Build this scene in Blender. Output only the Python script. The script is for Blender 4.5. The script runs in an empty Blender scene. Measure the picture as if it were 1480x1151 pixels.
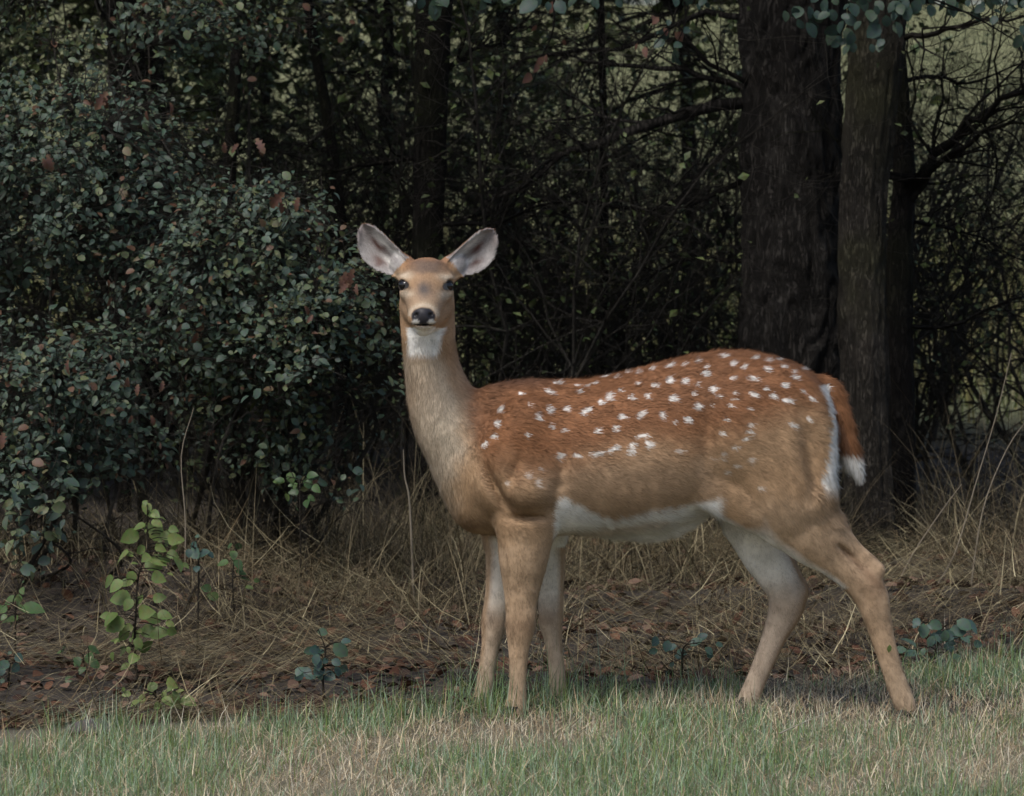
import bpy, bmesh, math, random
import numpy as np
from mathutils import Vector, Matrix

random.seed(7)
RNG = np.random.default_rng(7)
scene = bpy.context.scene
COL = scene.collection

# ------------------------------------------------------------------ camera
S = 0.00165                 # metres per photo pixel at the animal's distance
CAM_D, CAM_H, PITCH = 10.0, 1.30, 0.0545
FPX = CAM_D / S
cam_data = bpy.data.cameras.new("camera")
cam = bpy.data.objects.new("camera", cam_data)
COL.objects.link(cam)
cam.location = (0, -CAM_D, CAM_H)
cam.rotation_euler = (math.pi / 2 - PITCH, 0, 0)
cam_data.sensor_width = 36
cam_data.lens = 36 * FPX / 1480
cam_data.clip_start = 0.1
cam_data.clip_end = 500
cam_data.dof.use_dof = True
cam_data.dof.focus_distance = 9.95
cam_data.dof.aperture_fstop = 13.0
scene.camera = cam

# ------------------------------------------------------------------ world, sun, exposure
SUN_EL, SUN_AZ = math.radians(55), math.radians(212)   # azimuth clockwise from +Y
world = bpy.data.worlds.new("World")
scene.world = world
world.use_nodes = True
nt = world.node_tree
sky = nt.nodes.new("ShaderNodeTexSky")
sky.sky_type = 'NISHITA'
sky.sun_disc = False
sky.sun_elevation = SUN_EL
sky.sun_rotation = SUN_AZ
sky.air_density = 1.0
sky.dust_density = 3.0
sky.ozone_density = 1.0
bg = nt.nodes["Background"]
bg.inputs[1].default_value = 0.10
nt.links.new(sky.outputs[0], bg.inputs[0])
sun_data = bpy.data.lights.new("sun", 'SUN')
sun_data.energy = 1.5
sun_data.angle = math.radians(22)
sun_data.color = (1.0, 0.97, 0.93)
sun = bpy.data.objects.new("sun", sun_data)
COL.objects.link(sun)
sd = Vector((math.sin(SUN_AZ) * math.cos(SUN_EL), math.cos(SUN_AZ) * math.cos(SUN_EL), math.sin(SUN_EL)))
sun.rotation_euler = sd.to_track_quat('Z', 'Y').to_euler()
sun.location = sd * 30
scene.view_settings.view_transform = 'Standard'
scene.view_settings.look = 'None'
scene.view_settings.gamma = 1
scene.view_settings.use_curve_mapping = False
scene.view_settings.exposure = 0.45
scene.render.engine = 'CYCLES'
scene.cycles.use_denoising = True
scene.cycles.use_adaptive_sampling = True
scene.cycles.adaptive_threshold = 0.02
scene.cycles.max_bounces = 3
scene.cycles.diffuse_bounces = 2
scene.cycles.glossy_bounces = 2
scene.cycles.transmission_bounces = 2

# ------------------------------------------------------------------ helpers
def srgb(r, g, b):
    f = lambda c: (c / 255) / 12.92 if c <= 10 else (((c / 255) + .055) / 1.055) ** 2.4
    return np.array([f(r), f(g), f(b)])

def unproject(px, row, y):
    """world point seen at photo pixel (px,row) at depth y (metres behind the deer)"""
    a, b = (px - 740) / FPX, (row - 575.5) / FPX
    dy = math.cos(PITCH) - b * math.sin(PITCH)
    dz = -math.sin(PITCH) - b * math.cos(PITCH)
    t = (y + CAM_D) / dy
    return Vector((a * t, y, CAM_H + dz * t))

def tag(o, label=None, cat=None, group=None, kind=None):
    if label: o["label"] = label
    if cat: o["category"] = cat
    if group: o["group"] = group
    if kind: o["kind"] = kind
    return o

def link(o, parent=None):
    COL.objects.link(o)
    if parent is not None:
        o.parent = parent
    return o

def empty(name, loc=(0, 0, 0)):
    o = bpy.data.objects.new(name, None)
    o.location = loc
    o.empty_display_size = 0.05
    return link(o)

def np_mesh(name, verts, loops, sizes, mat=None, colors=None, smooth=True, mat_idx=None):
    """mesh from flat numpy arrays; loops = flat vertex indices, sizes = loop total per face (int or array)"""
    verts = np.asarray(verts, np.float32); loops = np.asarray(loops, np.int32).ravel()
    if np.isscalar(sizes):
        nf = len(loops) // sizes
        starts = np.arange(nf, dtype=np.int32) * sizes
    else:
        sizes = np.asarray(sizes, np.int32); nf = len(sizes)
        starts = np.concatenate([[0], np.cumsum(sizes)[:-1]]).astype(np.int32)
    me = bpy.data.meshes.new(name)
    me.vertices.add(len(verts)); me.vertices.foreach_set("co", verts.ravel())
    me.loops.add(len(loops)); me.loops.foreach_set("vertex_index", loops)
    me.polygons.add(nf); me.polygons.foreach_set("loop_start", starts)
    me.update(calc_edges=True)
    me.polygons.foreach_set("use_smooth", np.full(nf, smooth, dtype=bool))
    if colors is not None:
        a = me.color_attributes.new("Col", 'FLOAT_COLOR', 'POINT')
        c = np.ones((len(verts), 4), np.float32); c[:, :3] = colors
        a.data.foreach_set("color", c.ravel())
    if mat is not None:
        me.materials.append(mat)
    me.validate()
    return me

def obj(name, me, parent=None, loc=None, rot=None, scale=None):
    o = bpy.data.objects.new(name, me)
    if loc is not None: o.location = loc
    if rot is not None: o.rotation_euler = rot
    if scale is not None: o.scale = (scale,) * 3 if np.isscalar(scale) else scale
    return link(o, parent)

def new_mat(name):
    m = bpy.data.materials.new(name); m.use_nodes = True
    n = m.node_tree.nodes; b = n["Principled BSDF"]
    return m, m.node_tree, n, b
# ================================================================== MATERIALS
def leaf_material(name, c1, c2, c3, rough=.42, transl=.25, per_object=False, brown=False):
    """leaf colour: per-leaf value (vertex attribute or object random) picks between three colours; veins from fine noise"""
    m, t, n, b = new_mat(name)
    ramp = n.new("ShaderNodeValToRGB"); ramp.color_ramp.elements[0].color = (*c1, 1); ramp.color_ramp.elements[1].color = (*c3, 1)
    e = ramp.color_ramp.elements.new(.5); e.color = (*c2, 1)
    if brown:
        ramp.color_ramp.elements[-1].position = .9; e = ramp.color_ramp.elements.new(.97); e.color = (.15, .085, .05, 1)
    if per_object:
        oi = n.new("ShaderNodeObjectInfo"); t.links.new(oi.outputs["Random"], ramp.inputs[0])
    else:
        a = n.new("ShaderNodeAttribute"); a.attribute_name = "Col"; t.links.new(a.outputs["Fac"], ramp.inputs[0])
    tc = n.new("ShaderNodeTexCoord"); nz = n.new("ShaderNodeTexNoise"); nz.inputs["Scale"].default_value = 60 if not per_object else 3
    t.links.new(tc.outputs["Object"], nz.inputs["Vector"])
    mul = n.new("ShaderNodeMixRGB"); mul.blend_type = 'MULTIPLY'; mul.inputs[0].default_value = .55
    t.links.new(ramp.outputs[0], mul.inputs[1]); t.links.new(nz.outputs["Color"], mul.inputs[2])
    br = n.new("ShaderNodeBrightContrast"); br.inputs[1].default_value = .0; t.links.new(mul.outputs[0], br.inputs[0])
    t.links.new(br.outputs[0], b.inputs["Base Color"])
    b.inputs["Roughness"].default_value = rough
    b.inputs["Specular IOR Level"].default_value = .32
    if transl:
        tr = n.new("ShaderNodeBsdfTranslucent"); mx = n.new("ShaderNodeMixShader"); mx.inputs[0].default_value = transl
        t.links.new(br.outputs[0], tr.inputs[0]); out = n["Material Output"]
        t.links.new(b.outputs[0], mx.inputs[1]); t.links.new(tr.outputs[0], mx.inputs[2]); t.links.new(mx.outputs[0], out.inputs[0])
    return m

def vcol_material(name, rough=.8, spec=.2, transl=0):
    m, t, n, b = new_mat(name)
    a = n.new("ShaderNodeAttribute"); a.attribute_name = "Col"
    t.links.new(a.outputs["Color"], b.inputs["Base Color"])
    b.inputs["Roughness"].default_value = rough; b.inputs["Specular IOR Level"].default_value = spec
    if transl:
        tr = n.new("ShaderNodeBsdfTranslucent"); mx = n.new("ShaderNodeMixShader"); mx.inputs[0].default_value = transl
        t.links.new(a.outputs["Color"], tr.inputs[0]); out = n["Material Output"]
        t.links.new(b.outputs[0], mx.inputs[1]); t.links.new(tr.outputs[0], mx.inputs[2]); t.links.new(mx.outputs[0], out.inputs[0])
    return m

def bark_material(name, c1, c2, moss=None, scale=1.0):
    m, t, n, b = new_mat(name)
    tc = n.new("ShaderNodeTexCoord"); mp = n.new("ShaderNodeMapping"); mp.inputs["Scale"].default_value = (1, 1, .2)
    t.links.new(tc.outputs["Object"], mp.inputs[0])
    vo = n.new("ShaderNodeTexVoronoi"); vo.feature = 'DISTANCE_TO_EDGE'; vo.inputs["Scale"].default_value = 52 * scale
    nz0 = n.new("ShaderNodeTexNoise"); nz0.inputs["Scale"].default_value = 26 * scale; nz0.inputs["Detail"].default_value = 7; nz0.inputs["Roughness"].default_value = .65
    t.links.new(mp.outputs[0], nz0.inputs["Vector"])
    add = n.new("ShaderNodeMixRGB"); add.blend_type = 'ADD'; add.inputs[0].default_value = .11
    t.links.new(mp.outputs[0], add.inputs[1]); t.links.new(nz0.outputs["Color"], add.inputs[2]); t.links.new(add.outputs[0], vo.inputs["Vector"])
    rp = n.new("ShaderNodeValToRGB"); rp.color_ramp.elements[0].color = (*(np.array(c1) * .42), 1); rp.color_ramp.elements[1].color = (*(np.array(c1) * 1.1), 1)
    rp.color_ramp.elements[1].position = .55
    t.links.new(vo.outputs[0], rp.inputs[0])
    nz = n.new("ShaderNodeTexNoise"); nz.inputs["Scale"].default_value = 7; nz.inputs["Detail"].default_value = 8; nz.inputs["Roughness"].default_value = .7
    t.links.new(tc.outputs["Object"], nz.inputs["Vector"])
    mx = n.new("ShaderNodeMixRGB"); rr = n.new("ShaderNodeValToRGB"); rr.color_ramp.elements[0].position = .50; rr.color_ramp.elements[1].position = .74
    t.links.new(nz.outputs[0], rr.inputs[0]); t.links.new(rr.outputs[0], mx.inputs[0])
    t.links.new(rp.outputs[0], mx.inputs[1]); mx.inputs[2].default_value = (*c2, 1)
    last = mx
    if moss is not None:
        nz2 = n.new("ShaderNodeTexNoise"); nz2.inputs["Scale"].default_value = 2.3; nz2.inputs["Detail"].default_value = 6
        t.links.new(tc.outputs["Object"], nz2.inputs["Vector"])
        r2 = n.new("ShaderNodeValToRGB"); r2.color_ramp.elements[0].position = .48; r2.color_ramp.elements[1].position = .66
        t.links.new(nz2.outputs[0], r2.inputs[0]); m2 = n.new("ShaderNodeMixRGB"); t.links.new(r2.outputs[0], m2.inputs[0])
        t.links.new(mx.outputs[0], m2.inputs[1]); m2.inputs[2].default_value = (*moss, 1); last = m2
    t.links.new(last.outputs[0], b.inputs["Base Color"])
    b.inputs["Roughness"].default_value = .9; b.inputs["Specular IOR Level"].default_value = .15
    bp = n.new("ShaderNodeBump"); bp.inputs["Strength"].default_value = 1.0; bp.inputs["Distance"].default_value = .022
    ad = n.new("ShaderNodeMath"); ad.operation = 'ADD'; sc = n.new("ShaderNodeMath"); sc.operation = 'MULTIPLY'; sc.inputs[1].default_value = 1.5
    cl = n.new("ShaderNodeMath"); cl.operation = 'MINIMUM'; cl.inputs[1].default_value = .2
    t.links.new(vo.outputs[0], cl.inputs[0]); t.links.new(cl.outputs[0], sc.inputs[0]); t.links.new(sc.outputs[0], ad.inputs[0])
    nz3 = n.new("ShaderNodeTexNoise"); nz3.inputs["Scale"].default_value = 60; nz3.inputs["Detail"].default_value = 5
    t.links.new(mp.outputs[0], nz3.inputs["Vector"]); s3 = n.new("ShaderNodeMath"); s3.operation = 'MULTIPLY'; s3.inputs[1].default_value = .3
    t.links.new(nz3.outputs[0], s3.inputs[0]); t.links.new(s3.outputs[0], ad.inputs[1])
    t.links.new(ad.outputs[0], bp.inputs["Height"]); t.links.new(bp.outputs[0], b.inputs["Normal"])
    return m

M_BUSH = leaf_material("bush_leaf", (.045, .066, .044), (.088, .132, .092), (.17, .19, .075), rough=.5, transl=.12, brown=True)
M_BUSH_OBJ = leaf_material("bush_leaf_single", (.05, .08, .056), (.09, .14, .102), (.17, .20, .09), per_object=True, rough=.5, transl=.12, brown=True)
M_DARKLEAF = leaf_material("thicket_leaf", (.05, .068, .028), (.095, .125, .05), (.16, .19, .07), rough=.55, transl=0)
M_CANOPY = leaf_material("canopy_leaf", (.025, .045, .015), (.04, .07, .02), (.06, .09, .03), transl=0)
M_FARLEAF = leaf_material("far_leaf", (.07, .10, .03), (.11, .15, .05), (.16, .19, .08), transl=0)
M_SAPLING = leaf_material("sapling_leaf", (.14, .21, .055), (.22, .30, .095), (.30, .36, .12), per_object=True, rough=.5, transl=.3)
M_BLUELEAF = leaf_material("ground_plant_leaf", (.06, .11, .09), (.09, .16, .13), (.12, .19, .12), per_object=True, rough=.45)
M_BOUGHLEAF = leaf_material("bough_leaf", (.038, .07, .055), (.056, .10, .08), (.08, .12, .075), per_object=True, rough=.5)
M_GREENLEAF = leaf_material("green_plant_leaf", (.07, .13, .05), (.11, .19, .07), (.15, .22, .075), per_object=True)
M_DEAD = leaf_material("dead_leaf", (.11, .055, .035), (.17, .09, .06), (.22, .13, .095), per_object=True, rough=.75, transl=.2)
M_TWIG = bark_material("twig_bark", (.022, .019, .016), (.042, .037, .031), scale=3)
M_TWIGGREY = bark_material("grey_twig_bark", (.12, .108, .09), (.18, .165, .14), scale=3)
M_TWIGPALE = bark_material("pale_twig_bark", (.10, .085, .065), (.16, .14, .11), scale=3)
M_BARK_BIG = bark_material("thick_trunk_bark", (.036, .032, .028), (.068, .062, .055))
M_BARK_SLIM = bark_material("slim_trunk_bark", (.056, .049, .040), (.09, .078, .064), moss=(.05, .048, .026), scale=1.3)
M_BARK_DARK = bark_material("dark_trunk_bark", (.018, .015, .013), (.030, .026, .021), moss=(.02, .021, .01))
M_GRASS = vcol_material("grass_blade", .6, .25, .2)
M_STRAW = vcol_material("straw", .75, .2, 0)
M_LITTER = vcol_material("leaf_litter", .85, .1)

# ================================================================== GROUND
def lawn_edge(x):
    return np.interp(x, [-6, -1.25, -.85, -.4, 0, .45, .9, 1.3, 6], [-.65, -.52, -.48, -.14, .06, .30, .70, .98, 1.9])
def hmap(x, y):
    """ground height"""
    e = lawn_edge(x)
    z = .018 * np.sin(x * 2.1 + .6) * np.cos(y * 1.7) + .012 * np.sin(x * 5.3 + y * 3.1)
    lit = sstep(0, .9, y - e)
    z = z * (.4 + .8 * lit)
    z += lit * .05 * np.sin(x * 1.3 + y * 2.2) * np.sin(y * 2.9 + 1)
    z += .16 * np.exp(-((x + 1.2) / .9) ** 2 - ((y - 2.4) / .8) ** 2)
    return z * np.clip(y + 3, 0, 1) + 4.6 * sstep(15, 78, y)

def sstep(a, b, x):
    t = np.clip((x - a) / (b - a), 0, 1); return t * t * (3 - 2 * t)

def make_ground():
    xs = np.unique(np.concatenate([np.linspace(-90, -6, 30), np.linspace(-6, 6, 97), np.linspace(6, 90, 30)]))
    ys = np.unique(np.concatenate([np.linspace(-40, -4, 20), np.linspace(-4, 8, 97), np.linspace(8, 160, 48)]))
    X, Y = np.meshgrid(xs, ys); Z = hmap(X, Y)
    v = np.stack([X.ravel(), Y.ravel(), Z.ravel()], 1); nx, ny = len(xs), len(ys)
    i = (np.arange(ny - 1)[:, None] * nx + np.arange(nx - 1)[None]).ravel()
    f = np.stack([i, i + 1, i + nx + 1, i + nx], 1)
    m, t, n, b = new_mat("ground_soil")
    geo = n.new("ShaderNodeNewGeometry"); sep = n.new("ShaderNodeSeparateXYZ"); t.links.new(geo.outputs["Position"], sep.inputs[0])
    nz = n.new("ShaderNodeTexNoise"); nz.inputs["Scale"].default_value = 9; nz.inputs["Detail"].default_value = 8; t.links.new(geo.outputs["Position"], nz.inputs["Vector"])
    soil = n.new("ShaderNodeValToRGB"); soil.color_ramp.elements[0].color = (.016, .012, .009, 1); soil.color_ramp.elements[1].color = (.05, .039, .029, 1)
    soil.color_ramp.elements[0].position = .35; soil.color_ramp.elements[1].position = .7
    t.links.new(nz.outputs[0], soil.inputs[0])
    mead = n.new("ShaderNodeValToRGB"); mead.color_ramp.elements[0].color = (.10, .12, .045, 1); mead.color_ramp.elements[1].color = (.26, .25, .13, 1)
    nz2 = n.new("ShaderNodeTexNoise"); nz2.inputs["Scale"].default_value = .5; nz2.inputs["Detail"].default_value = 8; t.links.new(geo.outputs["Position"], nz2.inputs["Vector"])
    t.links.new(nz2.outputs[0], mead.inputs[0])
    mr = n.new("ShaderNodeMapRange"); mr.inputs[1].default_value = 9.5; mr.inputs[2].default_value = 13; t.links.new(sep.outputs[1], mr.inputs[0])
    lw = n.new("ShaderNodeMapRange"); lw.inputs[1].default_value = .1; lw.inputs[2].default_value = -.5; t.links.new(sep.outputs[1], lw.inputs[0])
    turf = n.new("ShaderNodeMixRGB"); turf.inputs[2].default_value = (.17, .15, .10, 1); t.links.new(lw.outputs[0], turf.inputs[0]); t.links.new(soil.outputs[0], turf.inputs[1])
    mx = n.new("ShaderNodeMixRGB"); t.links.new(mr.outputs[0], mx.inputs[0]); t.links.new(turf.outputs[0], mx.inputs[1]); t.links.new(mead.outputs[0], mx.inputs[2])
    t.links.new(mx.outputs[0], b.inputs["Base Color"]); b.inputs["Roughness"].default_value = .95
    bp = n.new("ShaderNodeBump"); bp.inputs["Distance"].default_value = .02; t.links.new(nz.outputs[0], bp.inputs["Height"]); t.links.new(bp.outputs[0], b.inputs["Normal"])
    tag(obj("ground", np_mesh("ground", v, f, 4, m)), kind="structure")
make_ground()

# ================================================================== GEOMETRY HELPERS
def unit(v):
    v = np.asarray(v, float); return v / (np.linalg.norm(v, axis=-1, keepdims=True) + 1e-9)

def tubes(paths, sides=4):
    """paths: list of (points (n,3), radii (n,)) -> verts, quads"""
    VV, FF, off = [], [], 0
    ang = np.arange(sides) * 2 * math.pi / sides
    for P, R in paths:
        P = np.asarray(P, float); n = len(P)
        T = np.gradient(P, axis=0); T = unit(T)
        ref = np.array([0, 0, 1.0]) if abs(T[0, 2]) < .8 else np.array([1.0, 0, 0])
        A = unit(np.cross(T, ref)); B = np.cross(T, A)
        ring = P[:, None] + np.asarray(R)[:, None, None] * (A[:, None] * np.cos(ang)[None, :, None] + B[:, None] * np.sin(ang)[None, :, None])
        VV.append(ring.reshape(-1, 3))
        i = np.arange(n - 1)[:, None] * sides; j = np.arange(sides)[None]; k = (j + 1) % sides
        FF.append((off + np.stack([i + j, i + k, i + sides + k, i + sides + j], -1)).reshape(-1, 4))
        off += n * sides
    return np.concatenate(VV), np.concatenate(FF)

def smooth_path(pts, n=12):
    return catmull(pts, max(2, n // (len(pts) - 1)))

def catmull(P, n):
    P = np.array(P, float); Q = np.vstack([2 * P[0] - P[1], P, 2 * P[-1] - P[-2]]); out = []
    for i in range(1, len(Q) - 2):
        for t in np.arange(n) / n:
            a, b, c, d = Q[i - 1], Q[i], Q[i + 1], Q[i + 2]
            out.append(0.5 * ((2 * b) + (c - a) * t + (2 * a - 5 * b + 4 * c - d) * t * t + (3 * b - a - 3 * c + d) * t ** 3))
    out.append(P[-1])
    return np.array(out)

def wiggle_branch(rng, p, d, L, r0, n=7, wig=.25, up=0.0, taper=.25):
    P = [np.array(p, float)]; d = unit(d)
    for i in range(n):
        d = unit(d + rng.normal(0, wig, 3) + np.array([0, 0, up]))
        P.append(P[-1] + d * L / n)
    return np.array(P), r0 * np.linspace(1, taper, n + 1)

def branch_tree(rng, p, d, L, r0, depth, wig=.22, up=.0, kids=(4, 7), spread=.9, ratio=.55, out=None, taper=.25):
    """recursive twiggy branch -> list of paths"""
    if out is None: out = []
    P, R = wiggle_branch(rng, p, d, L, r0, n=6 if depth else 4, wig=wig, up=up, taper=taper)
    out.append((P, R))
    if depth > 0:
        for _ in range(rng.integers(*kids)):
            t = rng.uniform(.25, 1.0); i = min(int(t * (len(P) - 1)), len(P) - 2)
            q = P[i] + (P[i + 1] - P[i]) * (t * (len(P) - 1) - i)
            dd = unit(P[i + 1] - P[i]) + rng.normal(0, spread, 3) * .75
            branch_tree(rng, q, dd, L * ratio * rng.uniform(.6, 1.2), max(R[i] * .6, .0008), depth - 1, wig, up, kids, spread, ratio, out, taper)
    return out

# leaf templates: length 1 along +Y, lying in XY, upper side +Z
def leaf_template(outline, fold=.12, curl=.15):
    """outline = list of (t, halfwidth) along the midrib -> verts, tris"""
    v, f = [], []
    for t, w in outline:
        zc = -curl * t * t
        if w <= 0: v.append([(0, t, zc)])
        else: v.append([(-w, t, zc + fold * w * 2), (0, t, zc), (w, t, zc + fold * w * 2)])
    idx, flat = [], []
    for g in v:
        idx.append(list(range(len(flat), len(flat) + len(g)))); flat += g
    for a, b in zip(idx[:-1], idx[1:]):
        if len(a) == 1 and len(b) == 3: f += [(a[0], b[1], b[0]), (a[0], b[2], b[1])]
        elif len(a) == 3 and len(b) == 3:
            f += [(a[0], a[1], b[1]), (a[0], b[1], b[0]), (a[1], a[2], b[2]), (a[1], b[2], b[1])]
        else: f += [(a[0], a[1], b[0]), (a[1], a[2], b[0])]
    return np.array(flat, float), np.array(f)
LEAF_ROUND = leaf_template([(0, 0), (.22, .30), (.52, .40), (.82, .27), (1, 0)], curl=.2)
LEAF_OVAL = leaf_template([(0, 0), (.28, .26), (.62, .27), (1, 0)], curl=.25)
LEAF_POINT = leaf_template([(0, 0), (.3, .22), (.55, .24), (.8, .13), (1, 0)], fold=.2, curl=.35)
LEAF_TINY = leaf_template([(0, 0), (.5, .32), (1, 0)], fold=.1, curl=.2)
# toothed ovate leaf with more outline points for plants seen close
LEAF_TOOTH = leaf_template([(0, .0), (.06, .16), (.16, .33), (.22, .32), (.34, .40), (.40, .37), (.52, .38), (.58, .33), (.70, .30), (.76, .24), (.88, .14), (1, 0)], fold=.10, curl=.28)
LEAF_LOBED = leaf_template([(0, 0), (.05, .03), (.15, .16), (.26, .09), (.38, .26), (.5, .13), (.62, .30), (.74, .15), (.85, .2), (1, 0)], fold=.3, curl=.5)

def frames(nrm, yaw_dir):
    """rotation matrices (n,3,3) with columns X,Y,Z: Z=nrm, Y=yaw_dir made perpendicular"""
    Z = unit(nrm); Y = yaw_dir - Z * np.sum(yaw_dir * Z, 1)[:, None]; Y = unit(Y); X = np.cross(Y, Z)
    return np.stack([X, Y, Z], 2)

def scatter(template, pos, R, size, val):
    """joined leaves -> verts, tris, colour value per vertex"""
    tv, tf = template; n = len(pos)
    v = pos[:, None] + np.einsum('nij,kj->nki', R, tv) * np.asarray(size)[:, None, None]
    f = tf[None] + (np.arange(n) * len(tv))[:, None, None]
    c = np.repeat(np.asarray(val)[:, None], len(tv), 1)
    return v.reshape(-1, 3), f.reshape(-1, 3), np.repeat(c.reshape(-1, 1), 3, 1)

_leafmesh = {}
def leaf_mesh(key, template, mat):
    if key not in _leafmesh:
        _leafmesh[key] = np_mesh("leaf", template[0], template[1], 3, mat)
    return _leafmesh[key]

def place_leaf(name, me, parent, pos, R, size):
    o = bpy.data.objects.new(name, me)
    M = Matrix.Identity(4)
    for i in range(3):
        for j in range(3): M[i][j] = R[i, j] * size
    off = parent.location
    M.translation = Vector(pos) - off
    o.matrix_basis = M
    COL.objects.link(o); o.parent = parent
    return o

# ================================================================== TRUNKS
_pn = RNG.random((64, 64)).astype(np.float32)
def noise2(a, b):
    i, j = np.floor(a).astype(int), np.floor(b).astype(int); s, t = a - i, b - j; s = s * s * (3 - 2 * s); t = t * t * (3 - 2 * t)
    g = lambda x, y: _pn[x & 63, y & 63]
    return g(i, j) * (1 - s) * (1 - t) + g(i + 1, j) * s * (1 - t) + g(i, j + 1) * (1 - s) * t + g(i + 1, j + 1) * s * t

def trunk_mesh(name, path, radii, mat, seg=72, dz=.02, zfine=2.3, rough=.10, lobes=0, seed=0):
    """trunk along path (n,3) with bark relief; fine rings up to zfine"""
    path = np.asarray(path, float); radii = np.asarray(radii, float)
    z0, z1 = path[0, 2], path[-1, 2]
    zs = np.concatenate([np.arange(z0, min(zfine, z1), dz), np.linspace(min(zfine, z1), z1, 14)]) if z1 > zfine else np.arange(z0, z1, dz)
    cx = np.interp(zs, path[:, 2], path[:, 0]); cy = np.interp(zs, path[:, 2], path[:, 1]); r = np.interp(zs, path[:, 2], radii)
    ker = np.ones(9) / 9
    if len(zs) > 30:
        sm = lambda a: np.convolve(np.pad(a, 4, mode='edge'), ker, 'valid'); cx, cy, r = sm(cx), sm(cy), sm(r)
    ang = np.arange(seg) * 2 * math.pi / seg
    A, Zg = np.meshgrid(ang, zs)
    ca, sa = np.cos(A), np.sin(A)
    # vertical plates: ridged noise, wraps round because it is sampled on the circle
    ff = seg / 9
    u1 = A / (2 * math.pi) * 32
    rid = 1 - np.abs(noise2(u1 * 1.0 + seed, Zg * 9 + seed * 3 + 3 * noise2(u1 * .5, Zg * 5)) * 2 - 1)
    big = noise2(ca * 1.4 + 5 + seed, Zg * 2.2 + sa * 1.3 + seed)
    fin = noise2(u1 * 2, Zg * 26 + seed)
    flare = np.exp(-np.clip(Zg - z0, 0, None) / .22)
    lob = (.22 * np.sin(A * 5 + seed) + .12 * np.sin(A * 3 + 1 + seed)) * flare
    rr = r[:, None] * (1 + rough * (.55 - rid) * .9 + .16 * (big - .5) + rough * .3 * (fin - .5) + lob)
    V = np.stack([cx[:, None] + rr * ca, cy[:, None] + rr * sa, Zg], -1).reshape(-1, 3)
    n = len(zs)
    i = np.arange(n - 1)[:, None] * seg; j = np.arange(seg)[None]; k = (j + 1) % seg
    F = np.stack([i + j, i + k, i + seg + k, i + seg + j], -1).reshape(-1, 4)
    return np_mesh(name, V, F, 4, mat)

def shift(me_paths, o):
    return [(P - np.array(o)[None], R) for P, R in me_paths]

def crown_arrays(rng, c, rad, n, size, mat, name="crown"):
    """leafy crown: clumps of leaves through an ellipsoid with gaps"""
    k = max(20, n // 40)
    cc = unit(rng.normal(0, 1, (k, 3))) * (rng.random((k, 1)) ** .4)
    ci = rng.integers(0, k, n)
    pos = cc[ci] + rng.normal(0, .17, (n, 3))
    pos = np.array(c) + pos * np.array(rad)
    R = frames(rng.normal(0, .7, (n, 3)) + [0, 0, 1], rng.normal(0, 1, (n, 3)))
    v, f, col = scatter(LEAF_TINY, pos, R, size * rng.uniform(.6, 1.4, n), np.clip(rng.normal(.5, .22, n), 0, 1))
    return np_mesh(name, v, f, 3, mat, col, smooth=False)
# ================================================================== TREES
def ground_at(px, row):
    a = PITCH + math.atan((row - 575.5) / FPX); d = CAM_H / math.tan(a)
    p = unproject(px, row, d - CAM_D)
    return np.array([p.x, p.y, float(hmap(np.array(p.x), np.array(p.y)))])

def U(px, row, y):
    return np.array(unproject(px, row, y))

def make_tree(name, label, base, path, radii, bark, limbs, crown_c, crown_r, crown_n=5000, leaf=.16, seg=72, seed=0, rough=.1, group=None, dz=.02, zfine=2.3, cat="tree"):
    """limbs: list of world-space paths [(points, r0, twig_depth)]"""
    rng = np.random.default_rng(100 + seed)
    root = empty(name, base); tag(root, label, cat, group)
    path = np.asarray(path, float) - np.array(base)[None]
    obj("trunk", trunk_mesh("trunk", path, radii, bark, seg=seg, seed=seed * 7 + 3, rough=rough, dz=dz, zfine=zfine), root)
    for pts, r0, depth in limbs:
        P = smooth_path(pts, 14); R = np.linspace(r0, r0 * .3, len(P))
        P = P + np.vstack([[0, 0, 0], rng.normal(0, r0 * .35, (len(P) - 1, 3))])
        paths = [(P, R)]
        for i in range(2, len(P)):
            for _ in range(int(rng.integers(1, 3))):
                if depth <= 0: break
                d = unit(P[i] - P[i - 1]) + rng.normal(0, .65, 3)
                branch_tree(rng, P[i], d, .42 * rng.uniform(.4, 1.2), max(R[i] * .42, .002), depth - 1, wig=.25, kids=(2, 5), out=paths)
        v, f = tubes(shift(paths, base), 3)
        obj("branch", np_mesh("branch", v, f, 4, bark if r0 > .012 else M_TWIG), root)
    if crown_n:
        c = np.array(crown_c) - np.array(base)
        cr = obj("crown", crown_arrays(rng, c, crown_r, crown_n, leaf, M_CANOPY), root); tag(cr, kind="stuff")  # unseen above the view; leaf clumps put in to shade the wood
        # boughs carrying the crown
        top = path[-1]; bp = []
        for _ in range(14):
            tgt = c + unit(rng.normal(0, 1, 3)) * np.array(crown_r) * .75
            s = path[-1] + (path[-3] - path[-1]) * rng.random()
            mid = (s + tgt) / 2 + rng.normal(0, .2, 3)
            P = smooth_path([s, mid, tgt], 10); bp.append((P, np.linspace(radii[-1] * .5, .01, len(P))))
        v, f = tubes(bp, 5); obj("bough", np_mesh("bough", v, f, 4, bark), root)
    return root

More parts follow.
